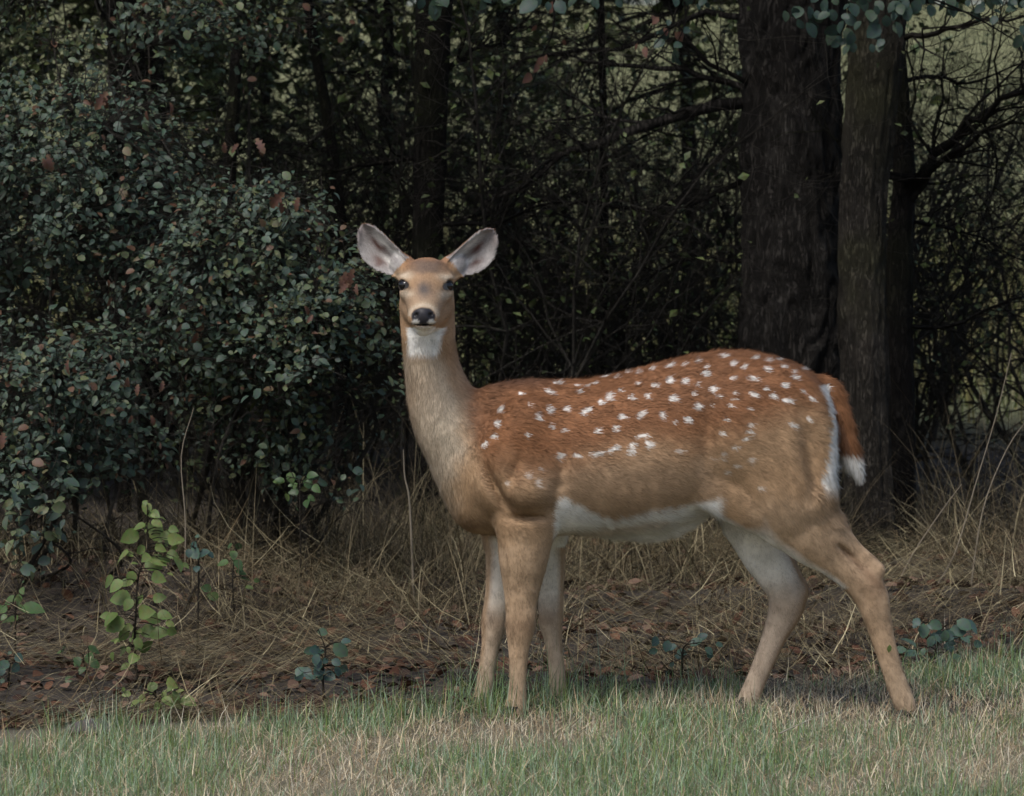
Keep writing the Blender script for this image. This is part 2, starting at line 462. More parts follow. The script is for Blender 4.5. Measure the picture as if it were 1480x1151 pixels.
def vpath(samples, y, base_row_pt, top_z, drift=(0, 0)):
    """samples [(px,row,halfwidth_px)] downwards or upwards -> path & radii at depth y, continued to top_z"""
    pts, rad = [], []
    for px, row, hw in samples:
        p = U(px, row, y); pts.append(p); rad.append(hw * (y + CAM_D) / FPX)
    o = np.argsort([p[2] for p in pts]); pts = [pts[i] for i in o]; rad = [rad[i] for i in o]
    pts[0][2] = -.08
    t = pts[-1].copy(); t[2] = top_z; t[0] += drift[0]; t[1] += drift[1]
    mid = (pts[-1] + t) / 2
    pts += [mid, t]; rad += [rad[-1] * .85, rad[-1] * .6]
    return np.array(pts), np.array(rad)

# thick dark tree behind the deer's rump
Y1 = 4.6
p1, r1 = vpath([(1148, 790, 86), (1146, 700, 80), (1144, 560, 76), (1143, 400, 74), (1144, 250, 73), (1143, 120, 73), (1142, 0, 73)], Y1, None, 6.5, (.1, .2))
B1 = np.array([p1[0, 0], Y1, 0])
e = lambda px, row, y: U(px, row, y)
thick = make_tree("oak_tree", "thick dark-barked tree trunk rising behind the deer's hindquarters", B1, p1, r1, M_BARK_BIG, [
    ([e(1085, 148, Y1), e(1000, 162, Y1 - .1), e(900, 196, Y1 - .1), e(820, 228, Y1), e(745, 275, Y1 + .1), e(690, 300, Y1 + .2)], .026, 3),
    ([e(1085, 132, Y1 + .1), e(1035, 112, Y1 + .2), e(960, 100, Y1 + .3), e(870, 92, Y1 + .4), e(800, 80, Y1 + .5)], .016, 3),
    ([e(1090, 130, Y1), e(1025, 90, Y1 - .2), e(985, 45, Y1 - .2), e(960, -10, Y1 - .1)], .012, 3),
    ([e(1090, 250, Y1 + .1), e(1010, 290, Y1 + .2), e(900, 300, Y1 + .4), e(790, 292, Y1 + .5), e(650, 322, Y1 + .8)], .012, 3),
    ([e(1088, 380, Y1 + .1), e(1010, 372, Y1 + .1), e(940, 400, Y1 + .2), e(905, 450, Y1 + .2)], .009, 2),
    ([e(1085, 25, Y1), e(1020, 20, Y1), e(930, 60, Y1 + .2), e(850, 75, Y1 + .2), e(760, 85, Y1 + .2), e(700, 140, Y1 + .3)], .014, 3)],
    (B1[0] - .3, Y1 + .6, 4.6), (2.4, 2.4, 1.5), 2200, .2, seg=110, seed=1, rough=.2, dz=.014)

# slim tree in front of it
Y2 = 4.05
p2, r2 = vpath([(1262, 806, 46), (1262, 770, 37), (1255, 700, 35), (1252, 600, 34.5), (1250, 480, 34), (1246, 380, 33), (1248, 280, 34), (1258, 180, 37), (1266, 90, 39), (1270, 0, 40)], Y2, None, 6.0, (.25, -.1))
B2 = np.array([p2[0, 0], Y2, 0])
slim = make_tree("slim_tree", "slim grey-brown tree with cracked bark between the thick trunk and dry grass", B2, p2, r2, M_BARK_SLIM, [
    ([e(1290, 60, Y2), e(1350, 45, Y2 - .1), e(1420, 30, Y2 - .15), e(1500, 25, Y2 - .2)], .013, 3)],
    (B2[0] + .6, Y2 + .2, 4.4), (2.0, 1.9, 1.5), 2000, .2, seg=84, seed=2, rough=.2, dz=.014)

# darker stem behind, forking to the right
Y3 = 4.45
p3, r3 = vpath([(1300, 800, 26), (1302, 700, 22), (1303, 600, 21), (1301, 500, 20), (1300, 400, 20), (1302, 330, 19), (1308, 270, 17), (1302, 180, 15), (1296, 90, 14), (1292, 0, 13)], Y3, None, 5.0, (-.2, .4))
B3 = np.array([p3[0, 0], Y3, 0])
make_tree("forked_tree", "dark crooked stem behind the slim tree with branches reaching over dry grass", B3, p3, r3, M_BARK_DARK, [
    ([e(1308, 280, Y3), e(1330, 245, Y3 - .1), e(1365, 205, Y3 - .15), e(1420, 165, Y3 - .2), e(1500, 120, Y3 - .3)], .030, 3),
    ([e(1312, 300, Y3), e(1345, 250, Y3 - .1), e(1395, 210, Y3 - .2), e(1440, 182, Y3 - .25), e(1510, 170, Y3 - .3)], .017, 3),
    ([e(1310, 320, Y3), e(1370, 330, Y3), e(1420, 345, Y3), e(1500, 390, Y3)], .008, 3),
    ([e(1308, 470, Y3), e(1380, 470, Y3 - .1), e(1440, 440, Y3 - .2), e(1500, 425, Y3 - .3)], .010, 3),
    ([e(1300, 120, Y3), e(1350, 110, Y3 + .1), e(1400, 120, Y3 + .1), e(1480, 90, Y3 + .2)], .010, 3)],
    (B3[0] + .8, Y3 + .6, 4.2), (1.8, 1.8, 1.3), 1500, .2, seg=56, seed=3, rough=.12)

# straight dark trunk behind the head
Y4 = 4.9
p4, r4 = vpath([(616, 720, 27), (617, 560, 24), (618, 360, 22), (621, 250, 23), (622, 160, 24), (625, 80, 25), (628, 0, 25)], Y4, None, 6.2, (.2, .1))
B4 = np.array([p4[0, 0], Y4, 0])
make_tree("straight_tree", "straight dark tree trunk standing in the wood behind the deer's head", B4, p4, r4, M_BARK_DARK, [
    ([e(606, 225, Y4), e(560, 235, Y4), e(500, 245, Y4 - .1), e(440, 262, Y4 - .1)], .014, 3),
    ([e(640, 105, Y4), e(680, 75, Y4), e(720, 60, Y4 + .1), e(770, 20, Y4 + .1)], .012, 3),
    ([e(636, 325, Y4), e(720, 322, Y4 - .2), e(780, 298, Y4 - .3), e(880, 290, Y4 - .3)], .010, 3),
    ([e(612, 320, Y4), e(560, 350, Y4), e(500, 340, Y4)], .008, 2)],
    (B4[0], Y4 + .4, 4.6), (2.4, 2.2, 1.6), 1500, .2, seg=48, seed=4, dz=.03)

# thin saplings among the thicket
def sapling_tree(px, row0, row1, hw, y, label, seed, lean=0, curve=0):
    samples = [(px + lean * (1 - t) + curve * math.sin(t * 3.1), row0 + (row1 - row0) * t, hw * (.8 + .3 * t)) for t in np.linspace(0, 1, 7)]
    p, r = vpath(samples, y, None, 3.8, (lean * .003, .2))
    b = np.array([p[0, 0], y, 0])
    lim = []
    rng = np.random.default_rng(seed)
    for k in range(5):
        rr = rng.uniform(row0, row0 + (row1 - row0) * .6); s = rng.choice([-1, 1])
        t = (rr - row0) / (row1 - row0); x = px + lean * (1 - t) + curve * math.sin(t * 3.1)
        lim.append(([e(x, rr, y), e(x + s * rng.uniform(30, 70), rr - rng.uniform(-10, 50), y - .1), e(x + s * rng.uniform(90, 170), rr - rng.uniform(-20, 80), y - .2)], .006, 3))
    make_tree("sapling", label, b, p, r, M_BARK_DARK, lim, (b[0], y + .2, 3.9), (1.7, 1.7, .9), 700, .2, seg=20, seed=seed, dz=.06)
sapling_tree(868, 0, 690, 6.5, 6.2, "thin upright sapling among dark twigs midway between the straight and thick trunks", 11, curve=6)
sapling_tree(480, 0, 700, 10, 5.6, "crooked dark sapling curving out above the leafy bushes", 12, lean=-40, curve=36)
sapling_tree(330, 0, 700, 11, 4.9, "dark sapling stem showing through the gap between leafy bushes", 13, lean=18, curve=-12)
sapling_tree(1180, 0, 690, 5, 7.4, "slender stem mostly hidden behind the thick trunk", 14, lean=30)
sapling_tree(180, 0, 700, 9, 5.4, "dark stem half hidden inside the leafy bushes", 15, lean=-20)

# more woodland trees either side of and behind the view: their unseen crowns, shaped to shade the wood, close the canopy
wood = [(-4.6, 5.0), (-3.0, 6.6), (-1.6, 8.6), (-6.6, 5.0)]
for i, (x, y) in enumerate(wood):
    rng = np.random.default_rng(300 + i)
    p = np.array([(x, y, -.08), (x + rng.normal(0, .05), y, 1.2), (x + rng.normal(0, .1), y, 2.6), (x + .1, y, 4.2), (x + rng.normal(0, .2), y + .1, 5.5)])
    r = np.array([.13, .10, .09, .075, .05]) * rng.uniform(.6, 1.15)
    make_tree("woodland_tree", "dark woodland tree trunk in the shade of the closed canopy", np.array([x, y, 0]), p, r, M_BARK_DARK, [],
              (x, y, 4.3), (2.3, 2.3, 1.6), 1800, .21, seg=24, seed=20 + i, dz=.08, group="woodland trees closing the canopy")

# ================================================================== SHRUBS
def make_shrub(name, label, base, c, rad, n_clusters, leaf_size, template, mat, n_single=0, single_mat=None, per=(4, 9), stems=7, seed=0, gap=.47,
               twig_mat=None, group=None, cat="bush", spread=.06, front=.75, extra_twigs=150, stem_r=.012, droop=0.0, leafkey=None):
    rng = np.random.default_rng(500 + seed)
    base = np.array(base, float); c = np.array(c, float); rad = np.array(rad, float)
    root = empty(name, base); tag(root, label, cat, group)
    # main stems
    nodes, paths = [], []
    for _ in range(stems):
        tgt = c + unit(rng.normal(0, 1, 3)) * rad * rng.uniform(.3, .85)
        s = base + np.array([rng.normal(0, .12), rng.normal(0, .10), -.03])
        mid = s * .45 + tgt * .55 + np.array([rng.normal(0, .10), rng.normal(0, .08), rng.uniform(0, .18)])
        P = smooth_path([s, s * .7 + mid * .3 + rng.normal(0, .03, 3) + [0, 0, .06], mid, tgt], 18)
        R = np.linspace(stem_r * rng.uniform(.7, 1.2), .0025, len(P)); paths.append((P, R)); nodes.append(P[5:])
        for i in range(6, len(P), 2):
            d = unit(P[i] - P[i - 1]) + rng.normal(0, .8, 3)
            q, rr = wiggle_branch(rng, P[i], d, rng.uniform(.2, .5) * rad.mean(), R[i] * .6, n=6, wig=.2, taper=.3)
            paths.append((q, rr)); nodes.append(q[1:])
    nodes = np.concatenate(nodes)
    # leaf clusters through the volume, denser to the outside, with holes
    cc = []
    while len(cc) < n_clusters:
        q = unit(rng.normal(0, 1, (400, 3))) * (rng.random((400, 1)) ** .38)
        w = c + q * rad
        nz = vn3(w * 3.1 + seed * 5.3)
        ok = (nz > gap) & (w[:, 2] > .12) & ((q[:, 1] < .35) | (rng.random(400) > front))
        cc += list(w[ok])
    cc = np.array(cc[:n_clusters])
    pos, nrm, yaw = [], [], []
    for k in cc:
        d2 = np.sum((nodes - k) ** 2, 1); j = int(np.argmin(d2)); a = nodes[j]; L = math.sqrt(d2[j])
        end = k + rng.normal(0, .02, 3)
        mid = (a + end) / 2 + rng.normal(0, .12 * L + .005, 3)
        P = smooth_path([a, mid, end], 6); paths.append((P, np.linspace(.0022, .0010, len(P))))
        m = int(rng.integers(*per)); dirt = unit(end - mid + 1e-6)
        outw = unit((k - c) / rad)
        for q in range(m):
            t = rng.uniform(.45, 1.0); i = min(int(t * (len(P) - 1)), len(P) - 2)
            b = P[i] + rng.normal(0, spread * .35, 3)
            y = dirt * .5 + rng.normal(0, .8, 3) + [0, -.15, -droop]
            pos.append(b); yaw.append(y); nrm.append(outw * .35 + np.array([0, -.35, .75 - droop * .3]) + rng.normal(0, .45, 3))
    for _ in range(extra_twigs):
        j = int(rng.integers(len(nodes))); branch_tree(rng, nodes[j], rng.normal(0, 1, 3), rng.uniform(.1, .3), .0022, 1, wig=.25, kids=(2, 5), out=paths)
    pos, nrm, yaw = np.array(pos), np.array(nrm), np.array(yaw); n = len(pos)
    R = frames(nrm, yaw); size = leaf_size * np.clip(rng.lognormal(-.02, .36, n), .4, 1.7)
    tone = np.clip(vn3(pos * 2.0 + 40) * .75 + rng.normal(.02, .2, n), 0, .9); tone[rng.random(n) < .06] = 1.0
    v, f = tubes(shift(paths, base), 3)
    obj("branches", np_mesh("branches", v, f, 4, twig_mat or M_TWIGGREY), root)
    # leaves that show largest: nearest the viewer's side, not buried
    depthkey = pos[:, 1] - .8 * size * 10 - .12 * np.abs(R[:, 1, 2])
    order = np.argsort(depthkey); single = order[:n_single]; rest = order[n_single:]
    if len(rest):
        h_ = len(rest) // 2; rest = rng.permutation(rest); ra, rb = rest[:h_], rest[h_:]
        v, f, col = scatter(template, pos[ra] - base, R[ra], size[ra], tone[ra])
        v2, f2, col2 = scatter(LEAF_POINT, pos[rb] - base, R[rb], size[rb] * 1.15, tone[rb])
        v, f, col = np.concatenate([v, v2]), np.concatenate([f, f2 + len(v)]), np.concatenate([col, col2])
        tag(obj("foliage", np_mesh("foliage", v, f, 3, mat, col), root), kind="stuff")
    if n_single:
        me = leaf_mesh(leafkey or (name, id(template)), template, single_mat)
        me2 = leaf_mesh((leafkey, "point"), LEAF_POINT, single_mat)
        for i in single: place_leaf("leaf", me if rng.random() < .5 else me2, root, pos[i], R[i], float(size[i]))
    return root, pos

_p3 = RNG.random((32, 32, 32)).astype(np.float32)
def vn3(P):
    i = np.floor(P).astype(int); t = P - i; t = t * t * (3 - 2 * t); i &= 31; j = (i + 1) & 31; r = 0
    for a in (0, 1):
        for b in (0, 1):
            for c in (0, 1):
                w = (t[:, 0] if a else 1 - t[:, 0]) * (t[:, 1] if b else 1 - t[:, 1]) * (t[:, 2] if c else 1 - t[:, 2])
                r = r + w * _p3[(j if a else i)[:, 0], (j if b else i)[:, 1], (j if c else i)[:, 2]]
    return r

def shrub_at(px, row, y, rx_px, rz_px, ry, base_px=None, **kw):
    c = U(px, row, y); s = (y + CAM_D) / FPX
    b = np.array([U(base_px or px, row, y)[0], y + .15, 0.0])
    return make_shrub(base=b, c=c, rad=(rx_px * s, ry, rz_px * s), **kw)

LS = .0195
BK = dict(template=LEAF_ROUND, mat=M_BUSH, single_mat=M_BUSH_OBJ, leaf_size=LS, leafkey="bush", cat="bush")
bushes = []
bushes.append(shrub_at(95, 255, 2.75, 270, 175, .55, name="leafy_bush", label="tall blue-green bush topping the thicket, with dead brown leaves caught in its crown",
         n_clusters=1050, n_single=220, seed=1, base_px=120, **BK))
bushes.append(shrub_at(370, 400, 2.55, 225, 170, .55, name="leafy_bush", label="broad bush with small round leaves just beside the deer's head",
         n_clusters=950, n_single=220, seed=2, base_px=330, **BK))
bushes.append(shrub_at(75, 555, 2.25, 200, 165, .45, name="leafy_bush", label="low leafy bush at the foot of the tall one, above the bright green seedling",
         n_clusters=720, n_single=220, seed=3, base_px=60, gap=.46, **BK))
bushes.append(shrub_at(440, 560, 2.45, 190, 150, .45, name="leafy_bush", label="sparse bush of tiny leaves in front of the deer's neck over the dry grass",
         n_clusters=620, n_single=200, seed=4, base_px=440, gap=.47, **{**BK, 'leaf_size': .021}))
bushes.append(shrub_at(40, 740, 1.75, 75, 90, .2, name="leafy_bush", label="small pale blue-green clump low beside the dry stalks",
         n_clusters=34, n_single=150, seed=5, base_px=30, gap=.3, stems=4, extra_twigs=10, **{**BK, 'leaf_size': .030}))
bushes.append(shrub_at(-260, 420, 2.6, 240, 330, .6, name="leafy_bush", label="blue-green bush cut off by the picture edge beyond the tall bush",
         n_clusters=420, n_single=0, seed=6, **BK))
# boughs hanging into the top of the view from small trees behind
bushes.append(shrub_at(235, 15, 3.6, 330, 70, .5, name="overhanging_bush", label="leafy boughs hanging above the dark gap over the tall bush",
         n_clusters=460, n_single=150, seed=7, base_px=330, stem_r=.016, droop=.3, **BK))

# dead brown leaves caught in the bushes
def dead_leaves(root, spots, y, seed, name="dead_leaf"):
    rng = np.random.default_rng(seed); me = leaf_mesh("dead", LEAF_LOBED, M_DEAD)
    for (px, row, s) in spots:
        p = U(px, row, y + rng.uniform(-.03, .03))
        R = frames(np.array([[rng.normal(0, .4), -1, rng.normal(.2, .4)]]), np.array([[rng.normal(0, .5), 0, -1.0]]))[0]
        o = place_leaf(name, me, root, p, R, s * (y + CAM_D) / FPX)
        o["label"] = "withered brown leaf"
dead_leaves(bushes[0][0], [(155, 132, 30), (150, 140, 18), (68, 222, 26), (62, 228, 18), (325, 205, 18), (370, 200, 24), (378, 210, 16), (345, 208, 16), (245, 148, 16), (212, 160, 14)], 2.3, 1)
dead_leaves(bushes[1][0], [(412, 278, 34), (404, 290, 20), (432, 285, 20), (500, 392, 24), (512, 388, 30), (492, 400, 22), (505, 410, 20), (516, 410, 16), (213, 440, 16), (285, 480, 20), (262, 468, 14), (440, 442, 16), (452, 455, 14)], 2.0, 2)
dead_leaves(bushes[2][0], [(100, 520, 22), (108, 530, 16), (15, 525, 16), (185, 545, 18), (200, 555, 16), (235, 550, 16), (5, 625, 24), (190, 600, 14), (218, 600, 16)], 1.8, 3)

# drooping leafy twigs of the trees, top of the picture
def hanging_twig(root, path_px, y, leaves, seed, mat=M_BOUGHLEAF, key="bough_leaf", template=LEAF_ROUND, name="leaf"):
    rng = np.random.default_rng(seed)
    P = smooth_path([U(px, row, y + rng.normal(0, .02)) for px, row in path_px], 14)
    v, f = tubes([(P - np.array(root.location), np.linspace(.004, .0012, len(P)))], 4)
    tw = obj("twig", np_mesh("twig", v, f, 4, M_TWIG), root)
    me = leaf_mesh(key, template, mat)
    if name == 'leaf': leaves = leaves + [(px + rng.normal(0, 16), row + rng.normal(-8, 12), s * rng.uniform(.5, .95)) for px, row, s in leaves for _ in (0, 1)]
    for (px, row, s) in leaves:
        p = U(px, row - s * .45, y + rng.uniform(-.04, .02))
        R = frames(np.array([[rng.normal(0, .6), -.8, rng.normal(.3, .5)]]), np.array([[rng.normal(0, .8), 0, -1.0]]))[0]
        o = place_leaf(name, me, root, p, R, s * (y + CAM_D) / FPX); o.parent = tw          # the twig sits at its tree's origin
        if name == "dead_leaf": o["label"] = "withered brown leaf"
hanging_twig(slim, [(1200, -40), (1225, 10), (1222, 50)], 3.7, [(1155, 20, 24), (1165, 45, 26), (1195, 8, 22), (1213, 48, 26), (1230, 55, 22), (1228, 15, 24), (1200, 28, 20), (1182, 28, 16), (1245, 8, 20), (1214, 65, 16), (1232, 68, 16)], 1)
hanging_twig(slim, [(1270, -40), (1280, 10), (1275, 60)], 3.65, [(1258, 25, 24), (1272, 48, 28), (1295, 42, 24), (1275, 68, 18), (1280, 30, 18), (1300, 12, 24), (1312, 18, 24), (1330, 10, 24), (1265, 10, 18), (1290, 22, 16), (1245, 38, 16)], 2)
hanging_twig(slim, [(1300, -20), (1370, 12), (1420, 20)], 3.7, [(1345, 16, 20), (1370, 22, 26), (1385, 14, 24), (1410, 22, 20), (1430, 3, 20), (1362, 8, 18), (1460, 8, 20), (1476, 4, 20)], 3)
hanging_twig(slim, [(1300, -20), (1400, 20), (1470, 60), (1500, 70)], 3.5, [(1476, 60, 22), (1478, 45, 18), (1470, 20, 18), (1440, 30, 16)], 31)
hanging_twig(thick, [(700, -40), (735, -10), (780, 8)], 3.2, [(722, 2, 28), (742, -2, 22), (777, 16, 32), (803, 12, 24), (762, 0, 24), (835, 4, 20), (700, 6, 20)], 4)
hanging_twig(thick, [(630, -30), (622, 8)], 3.2, [(624, 14, 30), (610, 4, 18), (640, 2, 18)], 41)
hanging_twig(thick, [(800, -30), (800, 40), (784, 80), (770, 120)], 3.4, [(785, 90, 18), (778, 100, 18), (768, 117, 24), (790, 85, 14), (803, 10, 22), (775, 42, 14), (815, 62, 12)], 5, M_DEAD, "dead_oval", LEAF_OVAL, "dead_leaf")
hanging_twig(thick, [(985, -30), (975, 25), (950, 60), (930, 80)], 3.5, [(940, 30, 18), (952, 32, 16), (975, 55, 20), (983, 52, 16), (932, 75, 18), (922, 68, 12), (960, 46, 14)], 6, M_DEAD, "dead_oval", LEAF_OVAL, "dead_leaf")
hanging_twig(thick, [(985, -30), (990, 30), (975, 70)], 3.5, [(975, 80, 22), (965, 52, 14), (985, 70, 16), (1000, 4, 20), (975, 2, 18), (1020, 6, 16), (860, 2, 16), (890, 6, 14), (940, -2, 18)], 7)

# ---- dark thicket between and behind the trunks
def thicket_mesh(seed, leafn):
    rng = np.random.default_rng(900 + seed); paths = []
    for _ in range(8):
        P, R = wiggle_branch(rng, (rng.normal(0, .25), rng.normal(0, .2), -.03), (rng.normal(0, .35), rng.normal(0, .2), 1), rng.uniform(1.3, 2.4), .011, n=9, wig=.16, taper=.2)
        paths.append((P, R))
        for i in range(1, len(P)):
            for _ in range(3):
                branch_tree(rng, P[i], unit(P[i] - P[i - 1]) + rng.normal(0, .8, 3), rng.uniform(.3, .8), R[i] * .55, 2, wig=.22, kids=(2, 4), out=paths)
    tips = np.concatenate([p[0][1:] for p in paths if p[1][0] < .004])
    v, f = tubes(paths, 3)
    tw = np_mesh("branches", v, f, 4, M_TWIGGREY)
    keep = tips[vn3(tips * 2.3 + seed * 9) > .48]
    pos = keep[rng.integers(0, len(keep), leafn)] + rng.normal(0, .02, (leafn, 3))
    R = frames(rng.normal(0, .6, (leafn, 3)) + [0, -.2, .8], rng.normal(0, 1, (leafn, 3)))
    v, f, col = scatter(LEAF_TINY, pos, R, .027 * rng.uniform(.5, 1.6, leafn), np.clip(rng.normal(.5, .25, leafn), 0, 1))
    return tw, np_mesh("foliage", v, f, 3, M_DARKLEAF, col, smooth=False)
TH = [thicket_mesh(i, n) for i, n in enumerate((2600, 2000, 1200, 420))]
spots = [(-1.9, 6.2, 0), (-1.0, 6.4, 1), (-.35, 6.0, 2), (.2, 6.6, 1), (.65, 5.9, 3), (.85, 7.2, 2), (-.5, 7.8, 1), (.15, 8.2, 2), (1.25, 7.6, 3), (-1.4, 7.6, 0),
         (2.5, 6.8, 3), (2.1, 5.6, 3), (2.9, 8.4, 3), (-2.4, 6.8, 0), (-2.7, 5.0, 0), (.5, 9.6, 2), (-.8, 9.6, 1), (1.7, 9.8, 3), (-2.1, 9.0, 0), (-3.2, 7.8, 1), (.35, 5.4, 3), (-.1, 5.2, 3), (1.0, 6.0, 3),
         (.6, 8.7, 2), (1.35, 9.0, 2), (1.0, 10.5, 1), (2.3, 10.8, 2)]
for i, (x, y, k) in enumerate(spots):
    rng = np.random.default_rng(40 + i)
    root = empty("thicket_shrub", (x, y, 0)); root.rotation_euler = (0, 0, rng.uniform(0, 6.28)); s = rng.uniform(.85, 1.2); root.scale = (s, s, s * rng.uniform(.85, 1.05))
    tag(root, "tangled dark shrub of bare twigs and small leaves in the shaded wood", "shrub", "tangled shrubs in the shaded wood")
    obj("branches", TH[k][0], root); tag(obj("foliage", TH[k][1], root), kind="stuff")

# ---- low-branched dark trees at the back of the wood
def back_tree_mesh(seed, n):
    rng = np.random.default_rng(820 + seed)
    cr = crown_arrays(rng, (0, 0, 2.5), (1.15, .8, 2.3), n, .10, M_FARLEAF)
    pth = [(0, 0, -.1), (.03, 0, 1), (-.03, 0, 2.2), (0, 0, 4.2)]
    tr = trunk_mesh("trunk", pth, [.045, .038, .03, .012], M_BARK_DARK, seg=14, dz=.12, zfine=3.5, seed=seed)
    paths = []
    for _ in range(16):
        z = rng.uniform(.6, 3.6)
        branch_tree(rng, (0, 0, z), (rng.normal(0, 1), rng.normal(0, .7), rng.uniform(-.1, .5)), rng.uniform(.6, 1.1), .018, 2, wig=.2, kids=(3, 5), out=paths)
    v, f = tubes(paths, 3)
    return tr, cr, np_mesh("branches", v, f, 4, M_TWIG)
BT = [back_tree_mesh(0, 2900), back_tree_mesh(1, 2200), back_tree_mesh(2, 900)]
for i, (x, y, k) in enumerate([(-4.3, 11.2, 0), (-3.4, 11.6, 1), (-2.7, 12.1, 0), (-2.0, 11.3, 1), (-1.3, 12.2, 0), (-.65, 11.5, 2), (-.05, 12.3, 1), (.95, 12.9, 2)]):
    rng = np.random.default_rng(140 + i)
    root = empty("background_tree", (x, y, 0)); root.rotation_euler = (0, 0, rng.uniform(0, 6.28)); s = rng.uniform(.9, 1.15); root.scale = (s, s, s)
    tag(root, "low-branched dark green tree closing off the back of the wood", "tree", "low-branched trees at the back of the wood")
    obj("trunk", BT[k][0], root); tag(obj("crown", BT[k][1], root), kind="stuff"); obj("branches", BT[k][2], root)

# ---- far side of the wood: trees beyond the meadow
def far_tree_mesh(seed):
    rng = np.random.default_rng(700 + seed)
    cr = crown_arrays(rng, (0, 0, 6.5), (4.2, 3.5, 5.8), 5200, .62, M_FARLEAF)
    tr = trunk_mesh("trunk", [(0, 0, -.1), (0, 0, 3), (.1, 0, 6), (0, .1, 10)], [.35, .3, .22, .08], M_BARK_DARK, seg=14, dz=.3, zfine=9, seed=seed)
    return tr, cr
FT = [far_tree_mesh(i) for i in range(2)]
for i in range(13):
    rng = np.random.default_rng(60 + i)
    root = empty("far_tree", (-30 + i * 5.6 + rng.normal(0, .8), 84 + rng.uniform(-4, 10), 4.5)); root.rotation_euler = (0, 0, rng.uniform(0, 6.28)); s = rng.uniform(1.3, 1.8); root.scale = (s, s, s)
    tag(root, "pale green tree far beyond the meadow, glimpsed through the twigs", "tree", "trees beyond the meadow")
    obj("trunk", FT[i % 2][0], root); tag(obj("crown", FT[i % 2][1], root), kind="stuff")
# ================================================================== DEER
# The animal is laid out in units of S (1 unit = 1.65 mm): u right, v up, w away from the camera.
HPX = CAM_H / S
def UPX(px, row, w=0.0):
    p = unproject(px, row, w * S)
    return np.array([p.x / S + 740, p.z / S, w])

G0 = np.array([500.0, -6.0, -172.0]); GS = 2.6
GN = (327, 283, 120)
SDF = np.full(GN, 60.0, np.float32)
GX = [G0[i] + GS * np.arange(GN[i], dtype=np.float32) for i in range(3)]

def region(lo, hi):
    sl = []
    for i in range(3):
        a = max(0, int((lo[i] - G0[i]) / GS)); b = min(GN[i], int((hi[i] - G0[i]) / GS) + 2)
        sl.append(slice(a, b))
    sl = tuple(sl)
    return sl, GX[0][sl[0]][:, None, None], GX[1][sl[1]][None, :, None], GX[2][sl[2]][None, None, :]

def smin_into(sl, d, k):
    a = SDF[sl]
    h = np.clip(0.5 + 0.5 * (a - d) / k, 0, 1)
    SDF[sl] = a * (1 - h) + d * h - k * h * (1 - h)

def smax_into(sl, d, k):           # carve: keep max(a, -d)
    a = SDF[sl]; e = -d
    h = np.clip(0.5 - 0.5 * (a - e) / k, 0, 1)
    SDF[sl] = a * (1 - h) + e * h + k * h * (1 - h)

def ellipsoid(c, r, k=10, rot=None, carve=False):
    c = np.array(c, float); r = np.array(r, float); m = r.max() + k + 6
    sl, X, Y, Z = region(c - m, c + m)
    x, y, z = X - c[0], Y - c[1], Z - c[2]
    if rot is not None:             # rows of rot = local axes
        R = np.array(rot)
        x, y, z = (R[0, 0] * x + R[0, 1] * y + R[0, 2] * z, R[1, 0] * x + R[1, 1] * y + R[1, 2] * z,
                   R[2, 0] * x + R[2, 1] * y + R[2, 2] * z)
    k0 = np.sqrt((x / r[0]) ** 2 + (y / r[1]) ** 2 + (z / r[2]) ** 2)
    k1 = np.sqrt((x / r[0] ** 2) ** 2 + (y / r[1] ** 2) ** 2 + (z / r[2] ** 2) ** 2) + 1e-9
    d = k0 * (k0 - 1) / k1
    (smax_into if carve else smin_into)(sl, d, k)

def catmull(P, n):
    P = np.array(P, float); Q = np.vstack([2 * P[0] - P[1], P, 2 * P[-1] - P[-2]]); out = []
    for i in range(1, len(Q) - 2):
        for t in np.arange(n) / n:
            a, b, c, d = Q[i - 1], Q[i], Q[i + 1], Q[i + 2]
            out.append(0.5 * ((2 * b) + (c - a) * t + (2 * a - 5 * b + 4 * c - d) * t * t + (3 * b - a - 3 * c + d) * t ** 3))
    out.append(P[-1])
    return np.array(out)

def chain(P, k=6, k0=None, flat=1.0, n=4):
    """tapering limb through (u, v, w, r); flat squeezes it in w"""
    Q = catmull(P, n)
    for i in range(len(Q) - 1):
        a, b = Q[i, :3], Q[i + 1, :3]; ra, rb = Q[i, 3], Q[i + 1, 3]
        kk = k if (k0 is None or i > n) else k0
        m = max(ra, rb) + kk + 5
        sl, X, Y, Z = region(np.minimum(a, b) - m, np.maximum(a, b) + m)
        ab = b - a; L2 = (ab[0] ** 2 + ab[1] ** 2 + (ab[2] / flat) ** 2) + 1e-9
        px, py, pz = X - a[0], Y - a[1], (Z - a[2]) / flat
        t = np.clip((px * ab[0] + py * ab[1] + pz * ab[2] / flat) / L2, 0, 1)
        d = np.sqrt((px - ab[0] * t) ** 2 + (py - ab[1] * t) ** 2 + (pz - ab[2] / flat * t) ** 2) - (ra + (rb - ra) * t)
        smin_into(sl, d * min(1, (flat + 1) / 2), kk)

def C(L, w=None):
    """[(px,row,w,r)] in photo pixels -> chain points"""
    out = []
    for e in L:
        p = UPX(e[0], e[1], e[2]); out.append([p[0], p[1], p[2], e[3]])
    return out

